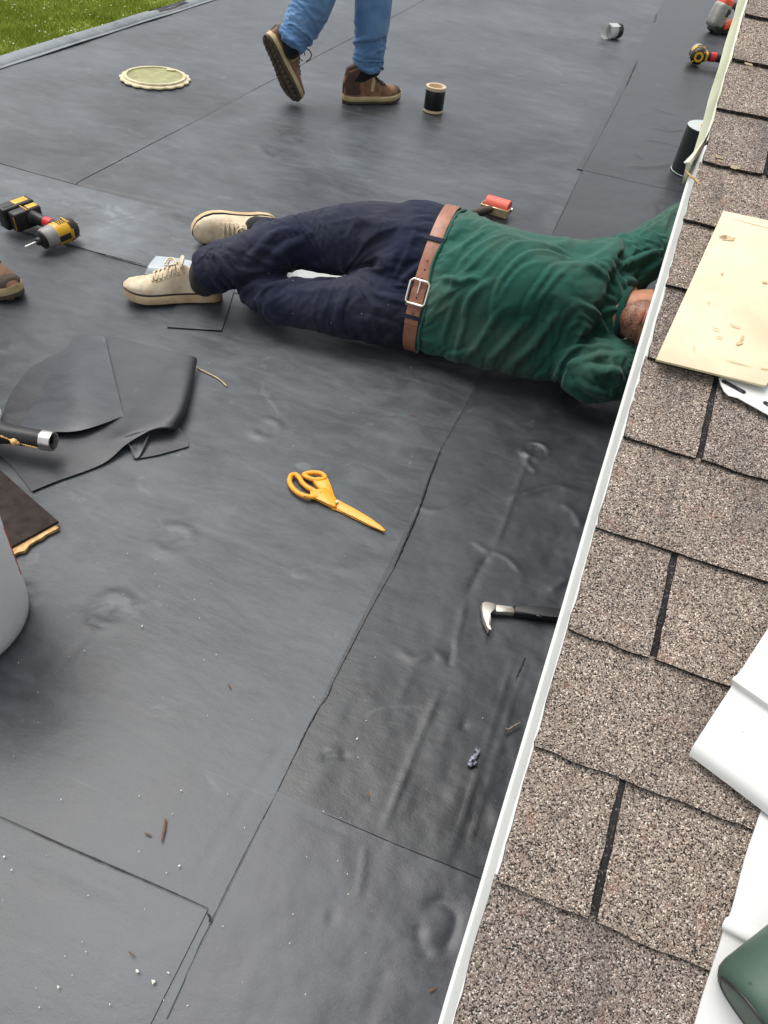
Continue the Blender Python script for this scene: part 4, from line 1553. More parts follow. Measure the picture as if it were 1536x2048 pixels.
# --- folded scrap of membrane
t = thing('membrane_scrap', 'large folded black membrane scrap lying left of the scissors', 'membrane scrap', at(200, 820, ZM))
rows = [   # main sheet, from the far edge to the near edge, each row left to right
    [(60, 735, .006), (150, 690, .006), (212, 672, .012), (300, 692, .030), (360, 706, .040), (389, 714, .036), (394, 722, .018)],
    [(20, 790, .006), (110, 760, .010), (220, 735, .018), (310, 752, .034), (358, 764, .044), (379, 768, .038), (383, 776, .016)],
    [(0, 850, .006), (95, 830, .010), (225, 800, .020), (300, 812, .036), (346, 818, .044), (365, 820, .038), (369, 828, .016)],
    [(-10, 895, .006), (85, 880, .008), (215, 862, .018), (268, 858, .034), (320, 850, .040), (345, 852, .034), (350, 858, .016)],
    [(30, 940, .006), (90, 920, .007), (190, 895, .012), (250, 878, .024), (305, 858, .038), (338, 855, .034), (344, 860, .018)],
    [(64, 983, .006), (110, 964, .006), (205, 928, .007), (254, 888, .022), (302, 861, .036), (334, 857, .033), (339, 862, .020)],
]
sheet('main_layer', [[at(*p) for p in row] for row in rows], M['epdm_scrap'], t, .0016, 7)
rows = [
    [(150, 670, .012), (180, 671, .014), (210, 673, .018)],
    [(112, 730, .012), (165, 722, .030), (222, 728, .026)],
    [(75, 795, .012), (155, 780, .038), (236, 785, .028)],
    [(45, 846, .014), (150, 838, .036), (245, 822, .026)],
    [(38, 858, .014), (95, 861, .030), (150, 862, .032)][0:1] + [(150, 863, .030), (248, 832, .024)],
]
sheet('folded_flap', [[at(*p) for p in row] for row in rows], M['epdm_patch'], t, .0016, 8)
rows = [
    [(258, 862, .030), (300, 850, .028), (345, 838, .020)],
    [(262, 885, .016), (305, 870, .012), (362, 860, .006)],
    [(266, 905, .008), (310, 895, .006), (376, 880, .005)],
    [(268, 918, .005), (315, 910, .005), (377, 893, .005)],
]
sheet('under_layer', [[at(*p) for p in row] for row in rows], M['epdm_scrap'], t, .0016, 6)
rows = [
    [(255, 882, .024), (262, 892, .020), (270, 890, .016)],
    [(262, 900, .014), (268, 906, .012), (280, 900, .012)],
    [(266, 914, .007), (276, 914, .008), (292, 878, .020)],
    [(275, 916, .007), (284, 905, .012), (302, 862, .028)],
]
sheet('tucked_fold', [[at(*p) for p in row] for row in rows], M['epdm_scrap'], t, .0016, 5)
# --- small square scrap under the shoe
rows = [[(380, 545, .005), (425, 552, .005), (474, 560, .006)], [(356, 602, .0046), (408, 606, .0046), (459, 612, .005)], [(334, 654, .0048), (390, 658, .0046), (443, 661, .006)]]
o = sheet('membrane_offcut', [[at(*p) for p in row] for row in rows], M['epdm'], None, .0016, 6)
tag(o, 'small square black membrane offcut under the front sneaker of the lying man', 'membrane offcut')

# --- clear liner films round the legs
rows = [[(312, 512, .018), (350, 516, .020), (400, 524, .016), (450, 530, .012)], [(298, 530, .028), (350, 536, .030), (400, 544, .022), (450, 550, .014)], [(289, 548, .008), (340, 553, .012), (400, 560, .010), (450, 566, .006)]]
o = sheet('liner_film', [[at(*p) for p in row] for row in rows], M['clear'], None, .001, 6)
tag(o, 'curled clear liner film behind the front sneaker', 'liner film', 'clear liner films round the lying man')
rows = [[(570, 528, .02), (620, 528, .018), (680, 536, .018), (740, 545, .016)], [(560, 548, .012), (620, 548, .016), (680, 552, .014), (740, 560, .012)], [(550, 570, .008), (620, 574, .008), (680, 574, .008), (740, 575, .008)]]
o = sheet('liner_film', [[at(*p) for p in row] for row in rows], M['release'], None, .001, 6)
tag(o, 'pale liner film seen in the gap between the thighs of the lying man', 'liner film', 'clear liner films round the lying man')

# --- black tube with a threaded steel end
a, b = at(-40, 858, .060), at(98, 887, .052)
c = (a + b) / 2
t = thing('black_tube', 'black tube with a silver threaded end and dried orange foam on its side', 'tube', c)
d = (b - a).normalized()
r_ = rad(20, b)
mx = frame(a, Vector((0, 0, 1)), d)
L = (b - a).length
bm = bmesh.new()
b_lathe(bm, [(0, -.05), (r_ * 1.35, -.05), (r_ * 1.3, L * .2), (r_ * .98, L * .45), (r_ * .95, L - .012), (0, L - .012)], mx, 28)
fin('barrel', bm, M['blackp'], t)
bm = bmesh.new()
b_lathe(bm, [(r_ * .72, L - .012), (r_ * 1.02, L - .012), (r_ * 1.02, L + .006), (r_ * .97, L + .012), (r_ * .80, L + .012), (r_ * .78, L + .006), (r_ * .72, L + .002)], mx, 28, True)
fin('threaded_ring', bm, M['steel'], t)
bm = bmesh.new()
b_lathe(bm, [(0, L - .010), (r_ * .72, L - .010), (r_ * .74, L + .002), (r_ * .60, L - .002), (r_ * .5, L + .006), (r_ * .38, L + .006), (r_ * .38, L - .004), (0, L - .004)], mx, 24)
fin('inner_thread', bm, M['blackp'], t)
bm = bmesh.new()
side_ = ((CAM - c) - d * (CAM - c).dot(d)).normalized()
dwn = d.cross(side_)
dwn = dwn if dwn.z < 0 else -dwn
Q = smooth_poly([a + d * (L * f_) + (side_ * .80 + dwn * g_).normalized() * r_ * k_ for f_, g_, k_ in ((.40, .2, 1.1), (.50, .35, 1.02), (.58, .5, .99), (.68, .62, .98), (.80, .72, .97), (.90, .75, .96))], 4)
for i, q in enumerate(Q):
    bmesh.ops.create_icosphere(bm, subdivisions=2, radius=(.0022 + .0055 * max(0, 1 - abs(i - 8) / 3)) * random.uniform(.7, 1.2), matrix=Matrix.Translation(q))
fin('dried_foam', bm, M['foam'], t)
# --- white cap at the left frame edge
c = at(-28, 838, ZM)
t = thing('white_jar', 'white round jar cap just showing at the left edge', 'jar', c)
bm = bmesh.new()
b_lathe(bm, [(0, 0), (.034, 0), (.036, .004), (.036, .030), (.033, .034), (.026, .034), (.024, .031), (0, .031)], Matrix.Translation(c), 36)
fin('jar_cap', bm, M['pail'], t)

# --- dark board with a raw broken edge
t = thing('dark_board', 'dark brown board with a raw broken edge beside the white pail', 'board', at(40, 1040, ZM))
bm = bmesh.new()
top = [(118, 1046), (12, 1104), (-120, 1176), (-260, 1010), (-120, 860), (0, 942), (60, 996)]
b_prism(bm, [at(x, y, .0115) for x, y in top], .006, .001)
fin('face', bm, M['hardboard'], t)
bm = bmesh.new()
inner = [(117, 1048), (12, 1105), (-110, 1172), (-230, 1010), (-120, 875), (0, 948)]
edge = []
for k in range(22):
    f = k / 21
    x = 119 + (-120 - 119) * f
    y = 1050 + (1188 - 1050) * f
    edge.append((x + random.uniform(-3, 3), y + 4 + (6 + 9 * min(1, f * 3)) * random.uniform(.35, 1.1)))
b_prism(bm, [at(x, y, .0045) for x, y in edge + [(-230, 1010), (-120, 875), (0, 948)]], .0068, .0008)
fin('broken_core', bm, M['raw_wood'], t)

# --- white pail, mostly outside the frame
c = at(-98, 1245, ZM)
t = thing('white_pail', 'white wrapped pail standing at the left edge', 'pail', c)
rb_ = 0.133
hp_ = 0.36
bm = bmesh.new()
prof = [(0, .003), (rb_ - .016, 0), (rb_ - .006, .003), (rb_, .012)]
for k in range(1, 25):
    z = .012 + (hp_ - .012) * k / 24
    prof.append((rb_ + .013 * z / hp_ + .0002 * math.sin(k * 2.4), z))
prof += [(rb_ + .017, hp_), (rb_ + .017, hp_ + .012), (rb_ + .008, hp_ + .012), (rb_ + .008, hp_ - .01), (0, hp_ - .01)]
b_lathe(bm, prof, Matrix.Translation(c), 72)
fin('body', bm, M['pail'], t, 60)
bm = bmesh.new()
a0 = math.atan2(.78, 1.0)
Q = [c + Vector(((rb_ + .013 * z / hp_ + .0004) * math.cos(R(47)), (rb_ + .013 * z / hp_ + .0004) * math.sin(R(47)), z)) for z in np.linspace(.075, .20, 14)]
b_tube(bm, Q, [.0012] * 14, 5)
fin('red_line', bm, M['redorange'], t)

# ------------------------------------------------------------------ people: lofts -> one continuous surface -> cloth folds
def loft(secs, n=28, sub=5, cap=True):
    """secs: (centre, a, b, u, v) -> closed surface through elliptical sections."""
    A = np.array([np.concatenate([np.asarray(c, float), [a, b], np.asarray(u, float), np.asarray(v, float)]) for c, a, b, u, v in secs])
    A = np.array(smooth_poly(list(A), sub))
    if cap:
        def caps(r0, r1):
            ax = r0[:3] - r1[:3]
            ax /= np.linalg.norm(ax) + 1e-9
            out = []
            for k in range(1, 5):
                f = k / 5
                q = r0.copy()
                q[:3] = r0[:3] + ax * min(r0[3], r0[4]) * cap * math.sin(f * math.pi / 2)
                q[3:5] = r0[3:5] * max(0.05, math.cos(f * math.pi / 2))
                out.append(q)
            return out
        A = np.array(caps(A[0], A[1])[::-1] + list(A) + caps(A[-1], A[-2]))
    th = np.linspace(0, 2 * np.pi, n, endpoint=False)
    V = A[:, None, :3] + A[:, None, 3:4] * np.cos(th)[None, :, None] * A[:, None, 5:8] + A[:, None, 4:5] * np.sin(th)[None, :, None] * A[:, None, 8:11]
    m = len(A)
    F = [(i * n + j, i * n + (j + 1) % n, (i + 1) * n + (j + 1) % n, (i + 1) * n + j) for i in range(m - 1) for j in range(n)]
    F.append(tuple(range(n))[::-1])
    F.append(tuple((m - 1) * n + j for j in range(n)))
    return V.reshape(-1, 3), F


def limb(pts, rr, n=22, sub=5, flat=1.0, cap=1.0):
    pts = [Vector(p) for p in pts]
    secs = []
    prev = None
    for i, p in enumerate(pts):
        t = (pts[min(i + 1, len(pts) - 1)] - pts[max(i - 1, 0)]).normalized()
        s = prev if prev is not None else (Vector((0, 0, 1)) if abs(t.z) < .8 else Vector((0, 1, 0)))
        u = (s - t * s.dot(t)).normalized()
        prev = u
        secs.append((p, rr[i] * flat, rr[i], u, t.cross(u)))
    return loft(secs, n, sub, cap)


def ball(c, ax, mx=None, n=18):
    c = Vector(c)
    V, F = [], []
    m = 12
    for i in range(m + 1):
        a = math.pi * i / m
        for j in range(n):
            b = 2 * math.pi * j / n
            p = Vector((ax[0] * math.sin(a) * math.cos(b), ax[1] * math.sin(a) * math.sin(b), ax[2] * math.cos(a)))
            V.append((mx @ (c + p)) if mx is not None else c + p)
    F = [(i * n + j, (i + 1) * n + j, (i + 1) * n + (j + 1) % n, i * n + (j + 1) % n) for i in range(m) for j in range(n)]
    return np.array(V), F


def union(parts, voxel, smooth=3, factor=0.5):
    """weld closed shapes into one continuous surface; returns vertices, quads, normals."""
    Vs, Fs = [], []
    k = 0
    for V, F in parts:
        Vs += [tuple(v) for v in np.asarray(V)]
        Fs += [tuple(i + k for i in f) for f in F]
        k += len(V)
    me = bpy.data.meshes.new('tmp')
    me.from_pydata(Vs, [], Fs)
    fix_normals(me)
    o = bpy.data.objects.new('tmp', me)
    COL.objects.link(o)
    md = o.modifiers.new('r', 'REMESH')
    md.mode = 'VOXEL'
    md.voxel_size = voxel
    if smooth:
        ms = o.modifiers.new('s', 'SMOOTH')
        ms.iterations = smooth
        ms.factor = factor
    dg = bpy.context.evaluated_depsgraph_get()
    dg.update()
    r = bpy.data.meshes.new_from_object(o.evaluated_get(dg))
    V = np.zeros(len(r.vertices) * 3)
    r.vertices.foreach_get('co', V)
    Nn = np.zeros(len(r.vertices) * 3)
    r.vertices.foreach_get('normal', Nn)
    F = np.array([p.vertices[:] for p in r.polygons if len(p.vertices) == 4], np.int32)
    bpy.data.objects.remove(o)
    bpy.data.meshes.remove(r)
    bpy.data.meshes.remove(me)
    return V.reshape(-1, 3), F, Nn.reshape(-1, 3)


def fold(V, Nn, P0, ux, uy, un, lines, facing=0.0, ka=1.1, kw=0.78):
    """push cloth in and out along fold lines laid on the plane (P0; ux, uy) of the garment's front."""
    ux, uy, un = (np.array(a) for a in (ux, uy, un))
    q = np.stack([(V - np.array(P0)) @ ux, (V - np.array(P0)) @ uy], 1)
    fc = np.clip((Nn @ un - facing) / 0.35, 0, 1)
    D = np.zeros(len(V))
    for poly, amp, w in lines:
        amp, w = amp * ka, w * kw
        a = np.array(poly)
        lo, hi = a.min(0) - 4.5 * w, a.max(0) + 4.5 * w
        m = np.all((q > lo) & (q < hi), axis=1) & (fc > 0)
        if not m.any():
            continue
        d, s, sd = seg_dist(q[m], poly)
        tp = np.sin(np.clip(s * .96 + .02, 0, 1) * np.pi) ** 0.55
        d = d * sd
        D[m] += amp * tp * (np.exp(-((d + .2 * w) / w) ** 2) - 0.85 * np.exp(-np.abs(d - 1.25 * w) / (.42 * w)) - 0.25 * np.exp(-((d + 2.0 * w) / (1.1 * w)) ** 2))
    return V + Nn * (D * fc)[:, None]


def crinkle(V, Nn, amp, sc, seed=0, stretch=(1, 1, 1)):
    x, y, z = V[:, 0] * stretch[0], V[:, 1] * stretch[1], V[:, 2] * stretch[2]
    a = fbm(x * sc + z * sc * .6, y * sc + z * sc * .8, seed, 2)
    b = vnoise(x * sc * .4 + 7, y * sc * .4 + z * sc * .3, seed + 9)
    return V + Nn * (-amp * np.exp(-(a / .16) ** 2) * np.clip(b + .3, 0, 1))[:, None]


def cloth_noise(V, Nn, amp, sc, seed=0):
    z = fbm(V[:, 0] * sc + V[:, 2] * sc * .6, V[:, 1] * sc + V[:, 2] * sc * .8, seed, 3)
    return V + Nn * (amp * z)[:, None]


def mesh_normals(V, F):
    me = bpy.data.meshes.new('tmp')
    me.from_pydata([tuple(v) for v in V], [], F.tolist())
    me.update()
    Nn = np.zeros(len(V) * 3)
    me.vertices.foreach_get('normal', Nn)
    bpy.data.meshes.remove(me)
    return Nn.reshape(-1, 3)


def drape(V, F, Nn, pin, grow=0.10, frames=22, inset=0.006, bend=0.6, grav=0.4, stiff=12):
    """let a garment that is a little too big settle on the body below it: real cloth wrinkles."""
    me = bpy.data.meshes.new('tmp')
    me.from_pydata([tuple(v) for v in V], [], F.tolist())
    o = bpy.data.objects.new('tmp', me)
    COL.objects.link(o)
    mb = bpy.data.meshes.new('tmpb')
    mb.from_pydata([tuple(v) for v in V - Nn * inset], [], F.tolist())
    ob = bpy.data.objects.new('tmpb', mb)
    COL.objects.link(ob)
    co = ob.modifiers.new('c', 'COLLISION')
    ob.collision.thickness_outer = 0.003
    ob.collision.thickness_inner = 0.02
    ob.collision.cloth_friction = 12
    vg = o.vertex_groups.new(name='pin')
    for w in np.unique(np.round(pin, 1)):
        if w > 0:
            vg.add(np.nonzero(np.round(pin, 1) == w)[0].tolist(), float(w), 'REPLACE')
    cl = o.modifiers.new('cloth', 'CLOTH')
    st = cl.settings
    st.quality = 4
    st.mass = 0.15
    st.tension_stiffness = stiff
    st.compression_stiffness = stiff
    st.shear_stiffness = 4
    st.bending_stiffness = bend
    st.tension_damping = st.compression_damping = 8
    st.shear_damping = 5
    st.bending_damping = 0.6
    st.air_damping = 3
    st.shrink_min = -grow
    st.vertex_group_mass = 'pin'
    st.pin_stiffness = 2
    st.effector_weights.gravity = grav
    cl.collision_settings.collision_quality = 2
    cl.collision_settings.distance_min = 0.003
    cl.collision_settings.use_self_collision = False
    cl.point_cache.frame_start = 1
    cl.point_cache.frame_end = frames
    for f in range(1, frames + 1):
        SC.frame_set(f)
    dg = bpy.context.evaluated_depsgraph_get()
    r = o.evaluated_get(dg).data
    W = np.zeros(len(r.vertices) * 3)
    r.vertices.foreach_get('co', W)
    W = W.reshape(-1, 3)
    bpy.data.objects.remove(o)
    bpy.data.objects.remove(ob)
    bpy.data.meshes.remove(me)
    bpy.data.meshes.remove(mb)
    SC.frame_set(1)
    return W if np.isfinite(W).all() and len(W) == len(V) else V


def densify(V, F, levels=1):
    me = bpy.data.meshes.new('tmp')
    me.from_pydata([tuple(v) for v in V], [], F.tolist())
    o = bpy.data.objects.new('tmp', me)
    COL.objects.link(o)
    md = o.modifiers.new('s', 'SUBSURF')
    md.levels = levels
    md.render_levels = levels
    dg = bpy.context.evaluated_depsgraph_get()
    r = bpy.data.meshes.new_from_object(o.evaluated_get(dg))
    W = np.zeros(len(r.vertices) * 3)
    r.vertices.foreach_get('co', W)
    G = np.array([p.vertices[:] for p in r.polygons], np.int32)
    bpy.data.objects.remove(o)
    bpy.data.meshes.remove(me)
    bpy.data.meshes.remove(r)
    return W.reshape(-1, 3), G


def garment(name, V, F, m, parent, idx=None):
    me = np_mesh(name, V, F, m, None, idx)
    return link(name, me, parent)


# ---- footwear, local axes: x heel to toe, y across, z up
WS = ([0, .02, .08, .2, .34, .5, .62, .74, .85, .93, .98, 1.0], [.004, .017, .029, .034, .0335, .039, .046, .0485, .0445, .034, .019, .004])


def foot_w(s):
    return np.interp(s, *WS)


def outline(L, k, n=30, s0=0.0, s1=1.0):
    ss = s0 + (s1 - s0) * (0.5 - 0.5 * np.cos(np.linspace(0, np.pi, n)))
    up = [(s * L, foot_w(s) * k * L / .29 - .004 * math.sin(s * 3), s) for s in ss]
    dn = [(s * L, -foot_w(s) * k * L / .29 - .004 * math.sin(s * 3), s) for s in ss[::-1][1:-1]]
    return up + dn


def shoe(parent, mx, L, style, lname='sneaker'):
    boot = style == 'boot'
    low = dict(upper=M['boot'], sole=M['boot_sole'], lace=M['lace']) if boot else dict(upper=M['canvas'], sole=M['gum'], lace=M['canvas'])
    hs = ([0, .06, .2, .34, .42, .5, .6, .72, .85, .94, 1.0], [.085, .150, .168, .166, .150, .118, .091, .076, .066, .054, .030]) if boot else \
         ([0, .06, .2, .34, .42, .5, .6, .72, .85, .94, 1.0], [.066, .078, .080, .096, .100, .090, .078, .066, .055, .045, .028])

    def zsp(s):
        return .016 * max(0, (s - .72) / .28) ** 2 + (.004 * max(0, (.1 - s) / .1) if boot else 0)

    def ring(k, z, n=30):
        return [mx @ Vector((x, y, z + zsp(s))) for x, y, s in outline(L, k, n)]
    root = bpy.data.objects.new(lname, None)
    COL.objects.link(root)
    root.parent = parent
    root.matrix_parent_inverse = world_of(parent).inverted()
    th = .034 if boot else .031

    def stack(name, levels, m):
        bm = bmesh.new()
        rings = [[bm.verts.new(p) for p in ring(k, z)] for k, z in levels]
        for a, b in zip(rings[:-1], rings[1:]):
            for i in range(len(a)):
                bm.faces.new((a[i], a[(i + 1) % len(a)], b[(i + 1) % len(b)], b[i]))
        bm.faces.new(rings[0])
        bm.faces.new(rings[-1])
        return fin(name, bm, m, root, 50)
    if boot:
        stack('tread', [(1.00, 0), (1.03, .002), (1.04, .010), (1.02, .012)], M['tread'])
        stack('sole', [(1.03, .012), (1.07, .015), (1.05, th - .004), (.98, th)], low['sole'])
        bm = bmesh.new()
        for k in range(13):                      # tread lugs on the underside
            s = .05 + .9 * k / 12
            w = foot_w(s) * L / .29
            for sd in (-1, 1):
                b_box(bm, (.011, w * .72, .005), mx @ T(s * L, sd * w * .52, zsp(s) - .002) @ Matrix.Rotation(sd * .35, 4, 'Z'), .001, 1)
        fin('lug', bm, M['tread'], root)['kind'] = 'stuff'
    else:
        stack('sole', [(1.0, 0), (1.045, .003), (1.06, th * .55), (1.05, th - .007), (1.03, th - .005)], low['sole'])
        stack('black_line', [(1.03, th - .0055), (1.052, th - .0050), (1.050, th - .0015), (1.0, th - .001)], M['black_rubber'])
    # upper
    ns, nf = 34, 22
    ss = .012 + .976 * (0.5 - 0.5 * np.cos(np.linspace(0, np.pi, ns)))

    def surf(s, f, off=0.0):
        w = foot_w(s) * L / .29 * .97 + off
        h = np.interp(s, *hs)
        c, sn = math.cos(f), math.sin(f)
        e = 0.75 if s > .55 else .62
        y = w * math.copysign(abs(c) ** e, c) * (1 - .22 * sn * min(1, h / .07))
        z = th - .004 + (h - th + .004 + off) * sn ** .72 + zsp(s)
        return mx @ Vector((s * L, y - .004 * math.sin(s * 3), z))
    bm = bmesh.new()
    vs = [[bm.verts.new(surf(s, math.pi * j / nf)) for j in range(nf + 1)] for s in ss]
    for i in range(ns - 1):
        for j in range(nf):
            bm.faces.new((vs[i][j], vs[i + 1][j], vs[i + 1][j + 1], vs[i][j + 1]))
    bm.faces.new([v for v in vs[0]])
    bm.faces.new([v for v in vs[-1]])
    for i in range(ns - 1):
        bm.faces.new((vs[i][0], vs[i][nf], vs[i + 1][nf], vs[i + 1][0]))
    fin('upper', bm, low['upper'], root, 60)

    def overlay(name, s0, s1, f0, f1, off, m, skew=0.0):
        bm = bmesh.new()
        a, b = 10, 12
        g = []
        for i in range(a + 1):
            row = []
            for j in range(b + 1):
                f = f0 + (f1 - f0) * j / b
                s = s0 + (s1 - s0) * i / a + skew * math.sin(f)
                e = (0 if (i in (0, a) or j in (0, b)) else 1)
                row.append(bm.verts.new(surf(min(.995, max(.003, s)), f, -0.001 + (off + .001) * e)))
            g.append(row)
        for i in range(a):
            for j in range(b):
                bm.faces.new((g[i][j], g[i + 1][j], g[i + 1][j + 1], g[i][j + 1]))
        return fin(name, bm, m, root, 60)
    if boot:
        overlay('heel_counter', .01, .26, .02, math.pi * .30, .0018, M['boot_dark'], -.03)
        overlay('heel_counter', .01, .26, math.pi * .70, math.pi - .02, .0018, M['boot_dark'], -.03)
        overlay('ankle_band', .02, .36, math.pi * .33, math.pi * .67, .004, M['boot_dark'])
        overlay('toe_bumper', .90, .99, .05, math.pi - .05, .002, M['tread'], -.03)
        overlay('side_stripe', .40, .455, .10, math.pi * .36, .0018, M['boot_sole'], .07)
        overlay('side_stripe', .40, .455, math.pi * .64, math.pi - .10, .0018, M['boot_sole'], .07)
    else:
        overlay('toe_cap', .80, .985, .06, math.pi - .06, .0016, M['canvas'], -.04)
        overlay('eyestay', .40, .68, math.pi * .22, math.pi * .38, .0016, M['canvas'], -.02)
        overlay('eyestay', .40, .68, math.pi * .62, math.pi * .78, .0016, M['canvas'], -.02)
        overlay('heel_tab', .003, .10, math.pi * .25, math.pi * .75, .0016, M['canvas'])
        bm = bmesh.new()
        t0 = [surf(.40 - .01 * k, math.pi / 2, .004 + .006 * k) for k in range(5)]
        b_tube(bm, t0, [.022, .023, .022, .019, .010], 12, flat=.25)
        fin('tongue', bm, M['canvas'], root)
        bm = bmesh.new()
        for s in np.linspace(.46, .66, 5):
            for f in (.30, .70):
                p = surf(s, math.pi * f, .0016)
                bmesh.ops.create_icosphere(bm, subdivisions=1, radius=.0026, matrix=Matrix.Translation(p))
        fin('eyelet', bm, M['rust'], root)
    bm = bmesh.new()
    rows = np.linspace(.44, .67, 6)
    for i, s in enumerate(rows):
        for a0, a1, ds in ((.27, .73, .035), (.73, .27, .035)):
            pts = [surf(s + ds * (k / 6 - .5), math.pi * (a0 + (a1 - a0) * k / 6), .0045 + .001 * math.sin(k)) for k in range(7)]
            b_tube(bm, pts, [.0026 if not boot else .0022] * 7, 6)
    for sd in (-1, 1):
        base = surf(.44, math.pi / 2, .006)
        zl = mx.to_3x3() @ Vector((0, 0, 1))
        yl = mx.to_3x3() @ Vector((0, 1, 0))
        xl = mx.to_3x3() @ Vector((1, 0, 0))
        q_ = 1.25 if boot else .62
        pts = [base + (yl * sd * (.042 * math.sin(a)) + xl * (.028 * (1 - math.cos(a)) * .9) + zl * (.016 * math.sin(a * .9) - .004 * a)) * q_ for a in np.linspace(0, 2.9, 9)]
        b_tube(bm, pts, [.0026] * 9, 6)
        pts = [base, base + yl * sd * .015 + zl * .006 + xl * .008, base + yl * sd * .026 + xl * .020 - zl * .003, base + yl * sd * .034 + xl * .026 - zl * .016]
        b_tube(bm, smooth_poly(pts, 3), [.0024] * 10, 6)
    fin('lace', bm, low['lace'], root, 60)
    return root


def hand(wrist, direction, palm_n, size=1.0, curl_=0.6, side=1):
    """closed shapes for a hand with five bent fingers, to weld onto a forearm."""
    d = Vector(direction).normalized()
    nrm = (Vector(palm_n) - d * Vector(palm_n).dot(d)).normalized()
    y = nrm.cross(d) * side
    w = Vector(wrist)
    P = []
    secs = []
    for f, a, b in ((0, .027, .019), (.03, .033, .018), (.065, .041, .016), (.092, .042, .013)):
        secs.append((w + d * f * size, a * size, b * size, y, nrm))
    P.append(loft(secs, 18, 3, 0.5))
    for k, (o, L) in enumerate(((-.030, .070), (-.010, .080), (.010, .076), (.029, .060))):
        p = w + (d * .085 + y * o) * size
        pts = [p - d * .02 * size, p]
        ang = 0
        for q, seg in enumerate((.45, .31, .24)):
            ang += curl_ * (0.55 if q == 0 else 0.8)
            pts.append(pts[-1] + (d * math.cos(ang) - nrm * math.sin(ang)) * L * seg * size)
        P.append(limb(pts, [.0085 * size, .0090 * size, .0082 * size, .0076 * size, .0062 * size], 10, 3))
    b0 = w + (d * .022 - y * .024) * size
    pts = [b0, b0 + (d * .025 - y * .024 - nrm * .006) * size, b0 + (d * .052 - y * .034 - nrm * .018) * size, b0 + (d * .075 - y * .030 - nrm * .030) * size]
    P.append(limb(pts, [.014 * size, .0115 * size, .0100 * size, .0078 * size], 10, 3))
    return P


def head_parts(c, up, face, s=1.0):
    """skull, jaw, chin, nose, lips, brow and ears; local z up, local x towards the face."""
    up = Vector(up).normalized()
    fx = (Vector(face) - up * Vector(face).dot(up)).normalized()
    mx = frame(c, fx, up) @ Matrix.Scale(s, 4)
    P = [ball((-.010, 0, .030), (.094, .074, .088), mx), ball((.014, 0, -.025), (.072, .062, .078), mx),
         ball((.048, 0, -.082), (.034, .040, .030), mx), ball((.030, 0, -.060), (.052, .056, .050), mx),
         limb([mx @ Vector(p) for p in ((.078, 0, .022), (.094, 0, .000), (.106, 0, -.018), (.094, 0, -.026))], [.009 * s, .011 * s, .0145 * s, .010 * s], 12, 3),
         ball((.090, .012, -.021), (.010, .009, .007), mx), ball((.090, -.012, -.021), (.010, .009, .007), mx),
         ball((.083, 0, -.047), (.012, .024, .0065), mx), ball((.081, 0, -.057), (.0125, .021, .0065), mx),
         ball((.074, .030, .026), (.014, .024, .008), mx), ball((.074, -.030, .026), (.014, .024, .008), mx),
         ball((.058, .040, -.012), (.022, .020, .020), mx), ball((.058, -.040, -.012), (.022, .020, .020), mx),
         ball((.0685, .031, .0125), (.0138, .0150, .0120), mx), ball((.0685, -.031, .0125), (.0138, .0150, .0120), mx),
         ball((.0670, .031, .000), (.0125, .0145, .0085), mx), ball((.0670, -.031, .000), (.0125, .0145, .0085), mx),
         ball((-.006, .075, -.004), (.018, .008, .030), mx), ball((-.006, -.075, -.004), (.018, .008, .030), mx)]
    return P, mx


def add_stubble(me, mx, amt=0.9):
    inv = mx.inverted()
    at_ = me.attributes.new('stubble', 'FLOAT', 'POINT')
    V = np.zeros(len(me.vertices) * 3)
    me.vertices.foreach_get('co', V)
    V = V.reshape(-1, 3)
    A = np.array(inv)
    q = V @ A[:3, :3].T + A[:3, 3]
    jaw = np.clip((-.036 - q[:, 2]) / .02, 0, 1) * np.clip((q[:, 0] + .03) / .03, 0, 1) * np.clip((.125 + q[:, 2]) / .015, 0, 1)
    lips = np.exp(-((q[:, 2] + .052) / .010) ** 2 - (q[:, 1] / .026) ** 2)
    neck = np.clip((q[:, 0] + .01) / .02, 0, 1)
    f = np.clip(jaw * neck * (1 - .8 * lips), 0, 1) * amt * (np.abs(q[:, 1]) < .085) * (q[:, 0] < .12)
    at_.data.foreach_set('value', f.astype(np.float32))


def eyes_and_hair(mx, parent, s=1.0, hair_m=None):
    bm = bmesh.new()
    for sd in (-1, 1):
        bmesh.ops.create_uvsphere(bm, u_segments=14, v_segments=10, radius=.0118 * s, matrix=mx @ T(.0695, sd * .031, .008))
    fin('eye', bm, M['white_vinyl'], parent, 60)
    bm = bmesh.new()
    for sd in (-1, 1):
        bmesh.ops.create_uvsphere(bm, u_segments=12, v_segments=8, radius=.0058 * s, matrix=mx @ T(.0768, sd * .031, .008))
    fin('iris', bm, M['hair'], parent, 60)
    P = [ball((-.018, 0, .040), (.094, .080, .088), mx), ball((-.045, 0, .0), (.062, .074, .075), mx)]
    V, F, Nn = union(P, .005 * s, 2)
    V = cloth_noise(V, Nn, .002, 60, 3)
    inv = np.array(mx.inverted())
    q = V @ inv[:3, :3].T + inv[:3, 3]
    drop = (q[:, 0] > .052) & (q[:, 2] < .055)
    V[drop] -= Nn[drop] * .02 * s
    garment('hair', V, F, hair_m or M['hair'], parent)


# ================================================================== the man lying on his side, reaching under the eave
tau = R(47)
U = Vector((0, math.cos(tau), math.sin(tau)))          # across the body, up and away
F_ = Vector((0, -math.sin(tau), math.cos(tau)))        # out of the belly, up and towards the camera
man = thing('person', 'man in green shirt and navy trousers lying with his head under the eave', 'person', at(865, 600, 0))


